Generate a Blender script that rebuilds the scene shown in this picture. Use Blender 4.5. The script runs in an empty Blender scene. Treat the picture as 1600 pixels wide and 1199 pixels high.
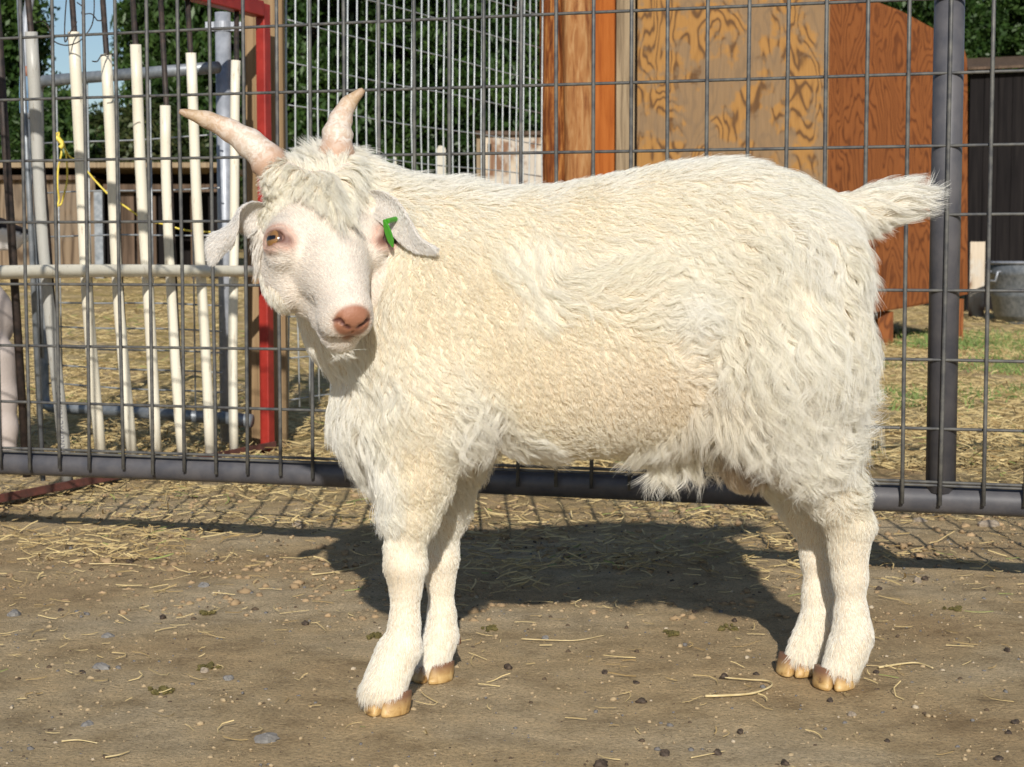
import bpy, bmesh, math, random
import numpy as np
from mathutils import Vector, Matrix, kdtree, noise as mnoise
random.seed(7); rng = np.random.default_rng(7)
sc = bpy.context.scene
# ------------------------------------------------------------------ camera
FPX = 2650.0; PITCH = math.radians(4.23); CH = 0.487
cd = bpy.data.cameras.new("camera"); cam = bpy.data.objects.new("camera", cd)
sc.collection.objects.link(cam); sc.camera = cam
cam.location = (0, 0, CH); cam.rotation_euler = (math.radians(90) - PITCH, 0, 0)
cd.sensor_width = 36; cd.lens = 36 * FPX / 1600; cd.clip_start = 0.05; cd.clip_end = 1000
cd.dof.use_dof = True; cd.dof.focus_distance = 1.85; cd.dof.aperture_fstop = 22
# ------------------------------------------------------------------ light
EL = math.radians(27.0); AZ = math.radians(-1.8)
w = bpy.data.worlds.new("World"); sc.world = w; w.use_nodes = True
nt = w.node_tree; bg = nt.nodes["Background"]
sky = nt.nodes.new("ShaderNodeTexSky"); sky.sky_type = 'NISHITA'; sky.sun_disc = False
sky.sun_elevation = EL; sky.sun_rotation = math.pi - AZ; sky.air_density = 1.0; sky.dust_density = 0.4; sky.ozone_density = 2.2
nt.links.new(sky.outputs[0], bg.inputs[0]); bg.inputs[1].default_value = 0.08
sd = bpy.data.lights.new("sun", 'SUN'); sun = bpy.data.objects.new("sun", sd); sc.collection.objects.link(sun)
sd.energy = 4.3; sd.angle = math.radians(0.55); sd.color = (1.0, 0.955, 0.88)
sdir = Vector((math.sin(AZ) * math.cos(EL), math.cos(AZ) * math.cos(EL), -math.sin(EL)))
sun.rotation_euler = sdir.to_track_quat('-Z', 'Y').to_euler()
sc.view_settings.view_transform = 'Standard'; sc.view_settings.look = 'None'
sc.view_settings.exposure = 0.10; sc.view_settings.gamma = 1.0

# ------------------------------------------------------------------ helpers
def W(px, py, Y):
    a = (px - 800) / FPX; b = (599.5 - py) / FPX
    d = np.array([a, math.cos(PITCH) + b * math.sin(PITCH), -math.sin(PITCH) + b * math.cos(PITCH)])
    return np.array([0, 0, CH]) + d * (Y / d[1])
def link(o): sc.collection.objects.link(o); return o
def tag(o, label=None, cat=None, group=None, kind=None):
    if label: o['label'] = label
    if cat: o['category'] = cat
    if group: o['group'] = group
    if kind: o['kind'] = kind
    return o
def empty(name, loc, label, cat, group=None):
    o = bpy.data.objects.new(name, None); o.empty_display_size = 0.1; link(o); o.location = loc
    return tag(o, label, cat, group)
class MB:
    def __init__(s): s.v = []; s.f = []; s.n = 0
    def add(s, v, f):
        s.v.append(np.asarray(v, float).reshape(-1, 3)); s.f += [tuple(int(i) + s.n for i in q) for q in f]
        s.n += len(s.v[-1])
    def box(s, c, size, R=None, bev=0.0):
        hx, hy, hz = [q / 2 for q in size]
        P = np.array([(x, y, z) for x in (-hx, hx) for y in (-hy, hy) for z in (-hz, hz)])
        if R is not None: P = P @ np.array(R).T
        s.add(P + np.array(c), [(0, 1, 3, 2), (4, 6, 7, 5), (0, 4, 5, 1), (2, 3, 7, 6), (0, 2, 6, 4), (1, 5, 7, 3)])
    def tube(s, pts, r, n=10, caps=True):
        pts = [np.array(p, float) for p in pts]; m = len(pts)
        if np.isscalar(r): r = [r] * m
        V = []; prev = None
        for i in range(m):
            t = pts[min(i + 1, m - 1)] - pts[max(i - 1, 0)]; t = t / (np.linalg.norm(t) + 1e-12)
            if prev is None:
                a = np.array([0, 0, 1.0]) if abs(t[2]) < 0.9 else np.array([1.0, 0, 0])
            else: a = prev
            u = a - t * a.dot(t); u /= np.linalg.norm(u); prev = u; q = np.cross(t, u)
            for k in range(n):
                an = 2 * math.pi * k / n; V.append(pts[i] + r[i] * (math.cos(an) * u + math.sin(an) * q))
        F = []
        for i in range(m - 1):
            for k in range(n):
                a = i * n + k; b = i * n + (k + 1) % n; F.append((a, b, b + n, a + n))
        if caps: F.append(tuple(range(n))[::-1]); F.append(tuple((m - 1) * n + k for k in range(n)))
        s.add(V, F)
    def lathe(s, c, prof, n=32):
        V = [];
        for (r, z) in prof:
            for k in range(n):
                an = 2 * math.pi * k / n; V.append((c[0] + r * math.cos(an), c[1] + r * math.sin(an), c[2] + z))
        F = []
        for i in range(len(prof) - 1):
            for k in range(n):
                a = i * n + k; b = i * n + (k + 1) % n; F.append((a, b, b + n, a + n))
        s.add(V, F)
    def prism(s, poly, th):   # poly: list of 3d points in one plane, th: thickness vector
        P = np.array(poly, float); n = len(P)
        F = [tuple(range(n)), tuple(range(2 * n - 1, n - 1, -1))]
        F += [(i, i + n, (i + 1) % n + n, (i + 1) % n) for i in range(n)]
        s.add(np.vstack([P, P + np.array(th)]), F)
    def build(s, name, mat, parent=None, smooth=False, bevel=0.0, origin=None):
        V = np.vstack(s.v)
        me = bpy.data.meshes.new(name)
        o = bpy.data.objects.new(name, me); link(o)
        if parent is None:
            org = np.array(origin) if origin is not None else np.array([V[:, 0].mean(), V[:, 1].mean(), V[:, 2].min()])
            o.location = org; V = V - org
        else:
            V = V - np.array(parent.location)
        me.from_pydata(V.tolist(), [], s.f); me.update()
        bm = bmesh.new(); bm.from_mesh(me); bmesh.ops.recalc_face_normals(bm, faces=bm.faces); bm.to_mesh(me); bm.free()
        if mat is not None: me.materials.append(mat)
        if smooth:
            me.polygons.foreach_set('use_smooth', [True] * len(me.polygons))
        if parent is not None:
            o.parent = parent
        if bevel > 0:
            m = o.modifiers.new('bevel', 'BEVEL'); m.width = bevel; m.segments = 2; m.limit_method = 'ANGLE'; m.angle_limit = math.radians(50)
        return o
def sub(mb, name, mat, part, **k):
    """sub-part: the part's mesh has its origin on the thing's origin, so share that frame"""
    t = part.parent if part.parent is not None else part
    o = mb.build(name, mat, t, **k); o.parent = part; return o

# ------------------------------------------------------------------ materials
def newmat(name):
    m = bpy.data.materials.new(name); m.use_nodes = True; n = m.node_tree.nodes; l = m.node_tree.links
    return m, n, l, n["Principled BSDF"]
def ramp(n, stops):
    r = n.new("ShaderNodeValToRGB"); e = r.color_ramp.elements
    while len(e) < len(stops): e.new(0.5)
    for i, (p, c) in enumerate(stops): e[i].position = p; e[i].color = (*c, 1)
    return r
def coords(n, l, scale=(1, 1, 1), src='Object'):
    t = n.new("ShaderNodeTexCoord"); mp = n.new("ShaderNodeMapping"); mp.inputs['Scale'].default_value = scale
    l.new(t.outputs[src], mp.inputs[0]); return mp.outputs[0]
def nz(n, l, vec, scale, detail=4, rough=.55, dist=0.0):
    t = n.new("ShaderNodeTexNoise"); t.inputs['Scale'].default_value = scale; t.inputs['Detail'].default_value = detail
    t.inputs['Roughness'].default_value = rough; t.inputs['Distortion'].default_value = dist; l.new(vec, t.inputs['Vector']); return t
def mixc(n, l, fac, a, b, mode='MIX'):
    m = n.new("ShaderNodeMix"); m.data_type = 'RGBA'; m.blend_type = mode
    for s, v in ((m.inputs[0], fac), (m.inputs[6], a), (m.inputs[7], b)):
        if hasattr(v, 'is_linked') or hasattr(v, 'links'): l.new(v, s)
        elif isinstance(v, (tuple, list)): s.default_value = (*v, 1) if len(v) == 3 else v
        else: s.default_value = v
    return m.outputs[2]
def bump(n, l, h, bsdf, strength=.3, dist=.01):
    b = n.new("ShaderNodeBump"); b.inputs['Strength'].default_value = strength; b.inputs['Distance'].default_value = dist
    l.new(h, b.inputs['Height']); l.new(b.outputs[0], bsdf.inputs['Normal'])
def simple(name, c1, c2, scale=20, rough=.6, metal=0.0, bs=.2, bd=.002, stretch=(1, 1, 1), spec=.4, detail=5, lo=.35, hi=.65):
    m, n, l, b = newmat(name); v = coords(n, l, stretch); t = nz(n, l, v, scale, detail, .6)
    r = ramp(n, [(lo, c1), (hi, c2)]); l.new(t.outputs[0], r.inputs[0]); l.new(r.outputs[0], b.inputs['Base Color'])
    b.inputs['Roughness'].default_value = rough; b.inputs['Metallic'].default_value = metal
    b.inputs['Specular IOR Level'].default_value = spec
    if bs > 0: bump(n, l, t.outputs[0], b, bs, bd)
    return m
def attrmat(name, attr='Col', rough=.8, nscale=200, bs=0.0, bd=.001, spec=.3):
    m, n, l, b = newmat(name); a = n.new("ShaderNodeAttribute"); a.attribute_name = attr
    l.new(a.outputs['Color'], b.inputs['Base Color']); b.inputs['Roughness'].default_value = rough
    b.inputs['Specular IOR Level'].default_value = spec
    if bs > 0: v = coords(n, l); t = nz(n, l, v, nscale, 3); bump(n, l, t.outputs[0], b, bs, bd)
    return m
M = {}
M['gate_paint'] = simple('gate_paint', (.065, .065, .075), (.105, .10, .105), 30, .45, 0, .15, .001)
M['wire_grey'] = simple('wire_grey', (.055, .055, .058), (.13, .125, .11), 60, .5, .0, .2, .0005)
M['galv'] = simple('galvanised_steel', (.28, .30, .335), (.42, .44, .48), 35, .48, .3, .1, .0006)
M['galv_dark'] = simple('old_galvanised', (.16, .18, .20), (.30, .32, .34), 35, .45, .4, .1, .0006)
M['galv_wire'] = simple('bright_galvanised_wire', (.40, .425, .43), (.58, .60, .60), 80, .45, .25, .1, .0003)
M['panel_wire'] = simple('weathered_panel_wire', (.28, .30, .31), (.45, .46, .46), 80, .5, .3, .1, .0003)
M['red'] = simple('red_paint', (.24, .016, .010), (.34, .028, .018), 25, .45, 0, .15, .0008)
M['red_rust'] = simple('rusty_red_paint', (.09, .04, .03), (.17, .055, .04), 40, .7, 0, .3, .001)
M['rod'] = simple('rusty_dark_rod', (.022, .019, .018), (.065, .045, .036), 60, .6, .2, .3, .0008)
M['blue_tape'] = simple('blue_tape', (.13, .24, .38), (.20, .32, .46), 40, .6, 0, .2, .001)
M['orange'] = simple('orange_paint', (.40, .10, .04), (.34, .20, .15), 50, .6, 0, .2, .001)
M['yellow'] = simple('yellow_twine', (.75, .55, .05), (.80, .66, .14), 90, .6, 0, .2, .0005)
M['green_tag'] = simple('green_plastic', (.045, .25, .015), (.06, .30, .02), 20, .35, 0, 0)
M['text'] = simple('print_ink', (.10, .10, .13), (.2, .2, .22), 200, .6, 0, 0)
def pvc(name, a, b_):
    m, n, l, b = newmat(name); v = coords(n, l, (1, 1, .25)); t = nz(n, l, v, 14, 6, .65)
    r = ramp(n, [(.3, a), (.6, b_)]); l.new(t.outputs[0], r.inputs[0])
    s = nz(n, l, coords(n, l, (1, 1, .12)), 150, 3, .7); r2 = ramp(n, [(.60, (1, 1, 1)), (.70, (.45, .36, .26))]); l.new(s.outputs[0], r2.inputs[0])
    l.new(mixc(n, l, .6, r.outputs[0], r2.outputs[0], 'MULTIPLY'), b.inputs['Base Color'])
    b.inputs['Roughness'].default_value = .42; return m
M['pvc'] = pvc('white_pvc', (.66, .60, .47), (.78, .73, .60))
M['pvc_grey'] = pvc('grey_pvc', (.36, .35, .32), (.46, .45, .41))
def plywood(name, base, dark, light, scale, freq, grey=(.4, .33, .25), greyamt=.5, seed=0.0):
    m, n, l, b = newmat(name); v = coords(n, l, (1.5, 1.5, .55)); 
    mp = v.node; mp.inputs['Location'].default_value = (seed, seed * .7, seed * 1.3)
    t = nz(n, l, v, scale, 3.2, .42, .3)
    mu = n.new("ShaderNodeMath"); mu.operation = 'MULTIPLY'; mu.inputs[1].default_value = freq; l.new(t.outputs[0], mu.inputs[0])
    si = n.new("ShaderNodeMath"); si.operation = 'SINE'; l.new(mu.outputs[0], si.inputs[0])
    r = ramp(n, [(.20, light), (.70, base), (.97, dark)])
    ma = n.new("ShaderNodeMapRange"); ma.inputs[1].default_value = -1; ma.inputs[2].default_value = 1; l.new(si.outputs[0], ma.inputs[0])
    l.new(ma.outputs[0], r.inputs[0])
    g = nz(n, l, coords(n, l, (1, 1, .8)), scale * 1.3, 4, .6); gr = ramp(n, [(.47, (0, 0, 0)), (.52, (1, 1, 1))]); l.new(g.outputs[0], gr.inputs[0])
    mg = n.new("ShaderNodeMath"); mg.operation = 'MULTIPLY'; mg.inputs[1].default_value = greyamt; l.new(gr.outputs[0], mg.inputs[0])
    c = mixc(n, l, mg.outputs[0], r.outputs[0], grey)
    fi = nz(n, l, coords(n, l, (60, 60, 2.5)), 3, 3, .6); fr = ramp(n, [(.3, (.78, .76, .72)), (.7, (1.1, 1.1, 1.1))]); l.new(fi.outputs[0], fr.inputs[0])
    c = mixc(n, l, .7, c, fr.outputs[0], 'MULTIPLY')
    l.new(c, b.inputs['Base Color']); b.inputs['Roughness'].default_value = .75; b.inputs['Specular IOR Level'].default_value = .2; bump(n, l, fi.outputs[0], b, .2, .002); return m
M['ply_tan'] = plywood('weathered_tan_plywood', (.29, .145, .042), (.12, .06, .024), (.34, .175, .052), 3.6, 95, (.225, .15, .085), .85, 3.1)
M['ply_brown'] = plywood('stained_brown_plywood', (.235, .078, .022), (.13, .042, .014), (.255, .088, .026), 3.8, 100, (.21, .07, .022), .3, 8.4)
M['ply_old'] = plywood('old_grey_plywood', (.19, .135, .085), (.09, .06, .038), (.24, .175, .115), 2.0, 70, (.19, .15, .11), .5, 1.7)
M['ply_pale'] = plywood('pale_chipped_boards', (.50, .40, .29), (.22, .12, .07), (.62, .52, .40), 3.0, 20, (.60, .55, .47), .8, 5.0)
def timber(name, a, b_, c, sx=16, sz=1.2):
    m, n, l, b = newmat(name); t = nz(n, l, coords(n, l, (sx, sx, sz)), 2.2, 6, .62, .6)
    r = ramp(n, [(.3, a), (.48, b_), (.68, c)]); l.new(t.outputs[0], r.inputs[0]); l.new(r.outputs[0], b.inputs['Base Color'])
    b.inputs['Roughness'].default_value = .8; b.inputs['Specular IOR Level'].default_value = .12; bump(n, l, t.outputs[0], b, .6, .008); return m
M['log_red'] = timber('peeled_log_redbrown', (.035, .012, .006), (.17, .05, .014), (.46, .21, .06), 30, 3.4)
M['log_tan'] = timber('peeled_log_tan', (.13, .035, .014), (.31, .14, .05), (.44, .26, .12), 26, 3.2)
M['plank_orange'] = timber('orange_stained_plank', (.24, .062, .014), (.34, .10, .02), (.40, .13, .03), 30, 1.6)
M['timber_grey'] = timber('weathered_post', (.13, .095, .06), (.27, .20, .125), (.36, .28, .18), 34, 1.5)
M['timber_post'] = timber('treated_post', (.14, .09, .05), (.26, .17, .09), (.33, .23, .13), 22, .9)
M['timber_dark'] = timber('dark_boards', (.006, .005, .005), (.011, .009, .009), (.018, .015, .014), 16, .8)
M['timber_old'] = timber('old_barn_boards', (.05, .033, .022), (.10, .068, .047), (.17, .115, .08), 14, 1.0)
M['pale_wood'] = timber('bleached_wood', (.42, .38, .30), (.56, .52, .43), (.62, .58, .50), 22, .9)

# ------------------------------------------------------------------ ground
def gz(x, y):
    x = np.asarray(x, float); y = np.asarray(y, float)
    s = 0.078 + (0.020 - 0.078) / (1 + np.exp(-(x + 0.9) / 0.45))
    q = np.clip(y - 4.6, 0, 8.5)
    return s * q * q / (q + 1.2)
def fnoise(x, y, s, octv=4, off=0.0):
    return np.array([mnoise.fractal((a * s + off, b * s, off * .37), .8, 2.0, octv) for a, b in zip(x.ravel(), y.ravel())]).reshape(x.shape)
gx = np.concatenate([-np.geomspace(150, 1.9, 22)[:-1], np.linspace(-1.9, 1.9, 330), np.geomspace(1.9, 150, 22)[1:]])
gy = np.concatenate([np.linspace(-20, 1.2, 8)[:-1], np.linspace(1.2, 4.2, 300), np.linspace(4.2, 12, 180)[1:], np.geomspace(12, 320, 24)[1:]])
GX, GY = np.meshgrid(gx, gy, indexing='ij')
amp = np.clip((GY - 2.0) / 1.2, 0.28, 1.0)
roughn = fnoise(GX, GY, 9.0, 5, 3.3) * .006 * amp + fnoise(GX, GY, 45.0, 3, 9.1) * .0022 * np.clip(amp, .5, 1)
def ground_z(x, y): return gz(x, y)
GZ = gz(GX, GY) + roughn
gm = bpy.data.meshes.new('ground')
nx_, ny_ = len(gx), len(gy)
vv = np.stack([GX, GY, GZ], -1).reshape(-1, 3)
ii = (np.arange(nx_ - 1)[:, None] * ny_ + np.arange(ny_ - 1)[None]).ravel()
ff = np.stack([ii, ii + ny_, ii + ny_ + 1, ii + 1], -1)
def fast_mesh(me, v, f):
    k = f.shape[1]; me.vertices.add(len(v)); me.vertices.foreach_set('co', v.astype(np.float32).ravel())
    me.loops.add(f.size); me.loops.foreach_set('vertex_index', f.astype(np.int32).ravel())
    me.polygons.add(len(f)); me.polygons.foreach_set('loop_start', np.arange(0, f.size, k, dtype=np.int32))
    me.update(calc_edges=True); me.validate()
fast_mesh(gm, vv, ff); gm.polygons.foreach_set('use_smooth', [True] * len(gm.polygons))
go = link(bpy.data.objects.new('ground', gm)); tag(go, kind='structure')
m, n, l, b = newmat('packed_dirt'); M['dirt'] = m
v = coords(n, l)
big = nz(n, l, v, 1.7, 5, .6, .3); r1 = ramp(n, [(.32, (.43, .295, .155)), (.5, (.53, .395, .225)), (.68, (.60, .49, .33))]); l.new(big.outputs[0], r1.inputs[0])
med = nz(n, l, v, 14, 6, .7); r2 = ramp(n, [(.30, (.50, .47, .43)), (.5, (1, 1, 1)), (.70, (1.35, 1.32, 1.28))]); l.new(med.outputs[0], r2.inputs[0])
c = mixc(n, l, .75, r1.outputs[0], r2.outputs[0], 'MULTIPLY')
g3 = nz(n, l, v, 230, 4, .7); r3 = ramp(n, [(.30, (.52, .48, .44)), (.48, (1, 1, 1)), (.70, (1.3, 1.28, 1.22))]); l.new(g3.outputs[0], r3.inputs[0]); c = mixc(n, l, .85, c, r3.outputs[0], 'MULTIPLY')
vo = n.new("ShaderNodeTexVoronoi"); vo.inputs['Scale'].default_value = 170; l.new(v, vo.inputs['Vector'])
vr = ramp(n, [(.0, (1, 1, 1)), (.10, (1, 1, 1)), (.16, (0, 0, 0))]); l.new(vo.outputs['Distance'], vr.inputs[0])
vc = n.new("ShaderNodeSeparateColor"); l.new(vo.outputs['Color'], vc.inputs[0])
th = n.new("ShaderNodeMath"); th.operation = 'GREATER_THAN'; th.inputs[1].default_value = .60; l.new(vc.outputs[0], th.inputs[0])
mm = n.new("ShaderNodeMath"); mm.operation = 'MULTIPLY'; l.new(th.outputs[0], mm.inputs[0]); l.new(vr.outputs[0], mm.inputs[1])
pc = ramp(n, [(.0, (.06, .06, .06)), (.45, (.14, .14, .15)), (.8, (.34, .31, .27)), (1, (.55, .50, .42))]); l.new(vc.outputs[1], pc.inputs[0])
c = mixc(n, l, mm.outputs[0], c, pc.outputs[0])
# straw dust and hay chaff, beyond the gate
sx = n.new("ShaderNodeSeparateXYZ"); l.new(v, sx.inputs[0])
mr = n.new("ShaderNodeMapRange"); mr.inputs[1].default_value = 2.6; mr.inputs[2].default_value = 4.6; l.new(sx.outputs[1], mr.inputs[0])
hn = nz(n, l, v, 5, 7, .75); hr = ramp(n, [(.40, (0, 0, 0)), (.58, (1, 1, 1))]); l.new(hn.outputs[0], hr.inputs[0])
hm = n.new("ShaderNodeMath"); hm.operation = 'MULTIPLY'; l.new(mr.outputs[0], hm.inputs[0]); l.new(hr.outputs[0], hm.inputs[1])
hf = nz(n, l, v, 70, 5, .8); hc = ramp(n, [(.3, (.20, .14, .05)), (.5, (.40, .30, .11)), (.7, (.60, .47, .21))]); l.new(hf.outputs[0], hc.inputs[0])
c = mixc(n, l, hm.outputs[0], c, hc.outputs[0])
l.new(c, b.inputs['Base Color']); b.inputs['Roughness'].default_value = .95; b.inputs['Specular IOR Level'].default_value = .15
fine = nz(n, l, v, 160, 6, .75); ad = n.new("ShaderNodeMath"); ad.operation = 'ADD'; l.new(fine.outputs[0], ad.inputs[0]); l.new(med.outputs[0], ad.inputs[1])
ad2 = n.new("ShaderNodeMath"); ad2.operation = 'ADD'; l.new(ad.outputs[0], ad2.inputs[0]); l.new(mm.outputs[0], ad2.inputs[1])
bump(n, l, ad2.outputs[0], b, 1.0, .007)
gm.materials.append(m)

# ================================================================== BACKGROUND: trees, sheds, boards
def leaf_mat(name, c1, c2, c3, tr=.35):
    m, n, l, b = newmat(name); n.remove(b); out = n["Material Output"]
    a = n.new("ShaderNodeAttribute"); a.attribute_name = 'Var'
    r = ramp(n, [(0, c1), (.5, c2), (1, c3)]); l.new(a.outputs['Fac'], r.inputs[0])
    d = n.new("ShaderNodeBsdfDiffuse"); t = n.new("ShaderNodeBsdfTranslucent"); g = n.new("ShaderNodeBsdfGlossy"); g.inputs['Roughness'].default_value = .45
    l.new(r.outputs[0], d.inputs[0]); l.new(r.outputs[0], t.inputs[0]); g.inputs[0].default_value = (.5, .55, .45, 1)
    m1 = n.new("ShaderNodeMixShader"); m1.inputs[0].default_value = tr; l.new(d.outputs[0], m1.inputs[1]); l.new(t.outputs[0], m1.inputs[2])
    m2 = n.new("ShaderNodeMixShader"); m2.inputs[0].default_value = .05; l.new(m1.outputs[0], m2.inputs[1]); l.new(g.outputs[0], m2.inputs[2])
    l.new(m2.outputs[0], out.inputs[0]); return m
M['leaf_dark'] = leaf_mat('dark_evergreen_leaf', (.012, .030, .007), (.034, .074, .015), (.09, .16, .032))
M['leaf_mid'] = leaf_mat('mid_green_leaf', (.016, .038, .009), (.044, .09, .019), (.11, .18, .04))
M['leaf_olive'] = leaf_mat('olive_leaf', (.02, .035, .012), (.05, .07, .022), (.13, .13, .05))
M['bark'] = timber('bark', (.03, .022, .016), (.07, .05, .036), (.12, .09, .06), 20, 2.0)
def leaf_mesh(cl, cr, nper, size, rng, elong=1.8, droop=.0):
    """cl: clump centres (n,3), cr: clump radii; random leaf quads filling them"""
    n = len(cl) * nper
    c = np.repeat(cl, nper, 0); r = np.repeat(cr, nper)
    d = rng.normal(size=(n, 3)); d /= np.linalg.norm(d, axis=1)[:, None]
    p = c + d * (r * rng.uniform(.25, 1.0, n) ** .6)[:, None]
    a = rng.normal(size=(n, 3)); a[:, 2] -= droop; a /= np.linalg.norm(a, axis=1)[:, None]
    b_ = np.cross(a, rng.normal(size=(n, 3))); b_ /= np.linalg.norm(b_, axis=1)[:, None]
    s = size * rng.uniform(.6, 1.3, n)
    a = a * (s * elong)[:, None] * .5; b_ = b_ * s[:, None] * .5
    V = np.stack([p - a, p + b_ * .9 - a * .1, p + a, p - b_ * .9 - a * .1], 1).reshape(-1, 3)
    F = np.arange(n * 4).reshape(-1, 4)
    cv = np.repeat(rng.uniform(0, 1, len(cl)), nper) * .6 + rng.uniform(0, .4, n)
    return V, F, np.repeat(cv, 4)
def tree(name, px, Y, crown, label, mat, ncl, nper, size, group='trees behind the sheds', elong=1.8, droop=0., conic=False, seed=1, bare=None):
    """crown: (px centre, z bottom, z top, half width, half depth)"""
    r = np.random.default_rng(seed)
    x0 = (px - 800) / FPX * Y; zb = float(gz(x0, Y))
    cpx, cz0, cz1, hw, hd = crown; cx = (cpx - 800) / FPX * Y
    e = empty(name, (x0, Y, zb), label, 'tree', group)
    # clumps near the crown's surface and inside, uneven
    u = r.uniform(0, 1, ncl); an = r.uniform(0, 2 * math.pi, ncl)
    wprof = (1 - u) ** .7 + .12 if conic else np.sqrt(np.clip(1 - (2 * u - .9) ** 2 / 1.25, .05, 1))
    lob = 1 + .22 * np.sin(3 * an + seed) + .16 * np.sin(5 * an + 7 * u + seed * 2) + r.normal(0, .08, ncl)
    rad = r.uniform(.15, 1, ncl) ** .45 * wprof * lob
    cl = np.stack([cx + hw * rad * np.cos(an), Y + hd * rad * np.sin(an), cz0 + (cz1 - cz0) * u], -1)
    cr = r.uniform(.10, .26, ncl) * (.8 if conic else 1.0)
    V, F, cv = leaf_mesh(cl, cr, nper, size, r, elong, droop)
    me = bpy.data.meshes.new('crown'); fast_mesh(me, V - np.array(e.location), F)
    at = me.attributes.new('Var', 'FLOAT', 'POINT'); at.data.foreach_set('value', cv.astype(np.float32)[:len(me.vertices)])
    me.materials.append(M[mat]); o = link(bpy.data.objects.new('crown', me)); o.parent = e
    t = MB(); top = cz0 + (cz1 - cz0) * .85
    t.tube([(x0, Y, zb - .1), (x0 * .7 + cx * .3, Y, zb + (top - zb) * .4), (cx, Y, top)], [.11, .075, .02], 8)
    for k in range(9):
        j = r.integers(0, ncl); q = cl[j]; h = zb + (top - zb) * r.uniform(.3, .8); tt = (h - zb) / (top - zb)
        s0 = np.array([x0 + (cx - x0) * tt, Y, h]); t.tube([s0, (s0 + q) / 2 + [0, 0, .08], q], [.035, .022, .008], 6)
    t.build('trunk', M['bark'], e, smooth=True)
    return e
tree('broadleaf_tree', -10, 13.0, (-10, .35, 3.1, .36, .8), 'dark leafy tree at the left edge of the photo, beyond the board shed', 'leaf_dark', 330, 260, .034, seed=2)
tree('leafy_shrub', 95, 12.5, (85, .45, 1.62, .26, .5), 'loose feathery shrub in the gap of blue sky on the left', 'leaf_mid', 110, 150, .030, seed=5, elong=2.4)
tree('willow_tree', 262, 14.5, (300, .4, 3.2, .52, .8), 'mid green drooping tree right of the blue sky gap', 'leaf_mid', 360, 230, .030, seed=7, elong=3.2, droop=1.2)
tree('hedge_shrub', 190, 13.6, (200, .3, 1.55, .9, .5), 'olive green hedge shrub just above the dark board shed', 'leaf_olive', 330, 230, .030, seed=11)
tree('evergreen_tree', 470, 15.0, (470, .2, 3.6, .75, .9), 'tall dark evergreen behind the left half of the pale wire panel', 'leaf_dark', 420, 240, .032, seed=13, elong=2.6, droop=.8)
tree('evergreen_tree', 620, 16.0, (625, .2, 4.4, .95, 1.0), 'broad dark evergreen behind the middle of the pale wire panel', 'leaf_dark', 520, 240, .032, seed=17, elong=2.6, droop=.8)
tree('evergreen_tree', 790, 15.3, (790, .1, 3.8, .75, .9), 'dark evergreen beside the peeled log posts, above the pale crate', 'leaf_dark', 420, 240, .032, seed=19, elong=2.6, droop=.8)
tree('evergreen_tree', 950, 17.5, (950, .1, 4.2, 1.0, .9), 'dark evergreen mostly hidden behind the log posts and tan plywood', 'leaf_dark', 260, 110, .055, seed=23, elong=2.4, droop=.6)
tree('broadleaf_tree', 1400, 14.0, (1400, .6, 3.4, .62, .7), 'leafy tree above the sloping top of the brown plywood', 'leaf_dark', 330, 230, .034, seed=29)
tree('broadleaf_tree', 1590, 14.5, (1600, .8, 3.4, .72, .8), 'green bushy tree above the dark shed on the right', 'leaf_mid', 420, 240, .032, seed=31)
# far wooded hillside closing the view behind everything
rr = np.random.default_rng(3)
hb = bpy.data.meshes.new('far_wood')
n_ = 620; cx_ = rr.uniform(-7.5, 14, n_); cx_ = cx_[(cx_ < -6.5) | (cx_ > -3.9)]
cl = np.stack([cx_, rr.uniform(19, 22, len(cx_)), rr.uniform(.3, 3.2, len(cx_))], -1)
V, F, cv = leaf_mesh(cl, rr.uniform(.3, .6, len(cl)), 90, .085, rr, 1.8)
fast_mesh(hb, V, F); at = hb.attributes.new('Var', 'FLOAT', 'POINT'); at.data.foreach_set('value', cv.astype(np.float32)[:len(hb.vertices)])
hb.materials.append(M['leaf_dark']); tag(link(bpy.data.objects.new('far_wood', hb)), 'dense dark wood far behind the pens', 'woodland', kind='stuff')

# ---------------- low board shed, left
def Wz(px, Y, z): return np.array([(px - 800) / FPX * Y, Y, z])
def zat(py, Y): return float(W(800, py, Y)[2])
sh = empty('board_shed', Wz(60, 10.4, float(gz(-3, 10.4))), 'low shed of old plywood and dark boards at the left, under a plank roof', 'shed')
Y0 = 10.4; z0 = zat(416, Y0); zt = zat(276, Y0)
def wbox(mb, pxa, pxb, za, zb_, Ya, th):
    xa = (pxa - 800) / FPX * Ya; xb = (pxb - 800) / FPX * Ya
    mb.box(((xa + xb) / 2, Ya + th / 2, (za + zb_) / 2), (xb - xa, th, zb_ - za))
mb = MB(); wbox(mb, -160, 152, z0 - .1, zt, Y0, .018); mb.build('plywood_side', M['ply_old'], sh)
mb = MB(); wbox(mb, -160, 345, zat(262, Y0 - .08), zat(254, Y0 - .08), Y0 - .08, 1.1); mb.build('roof_plank', M['timber_grey'], sh)
mb = MB(); wbox(mb, -170, 130, zat(281, Y0 - .05), zat(274, Y0 - .05), Y0 - .05, .9); mb.build('roof_plank', M['timber_old'], sh)
mb = MB(); wbox(mb, -160, 345, z0 - .1, zat(263, Y0), Y0 + .75, .03); mb.build('back_wall', M['timber_dark'], sh)  # near-black colour paints in the shade of the shed's interior
mb = MB(); wbox(mb, 150, 163, z0 - .1, zat(300, Y0 - .02), Y0 - .02, .05); mb.build('upright_board', M['galv_dark'], sh)
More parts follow.
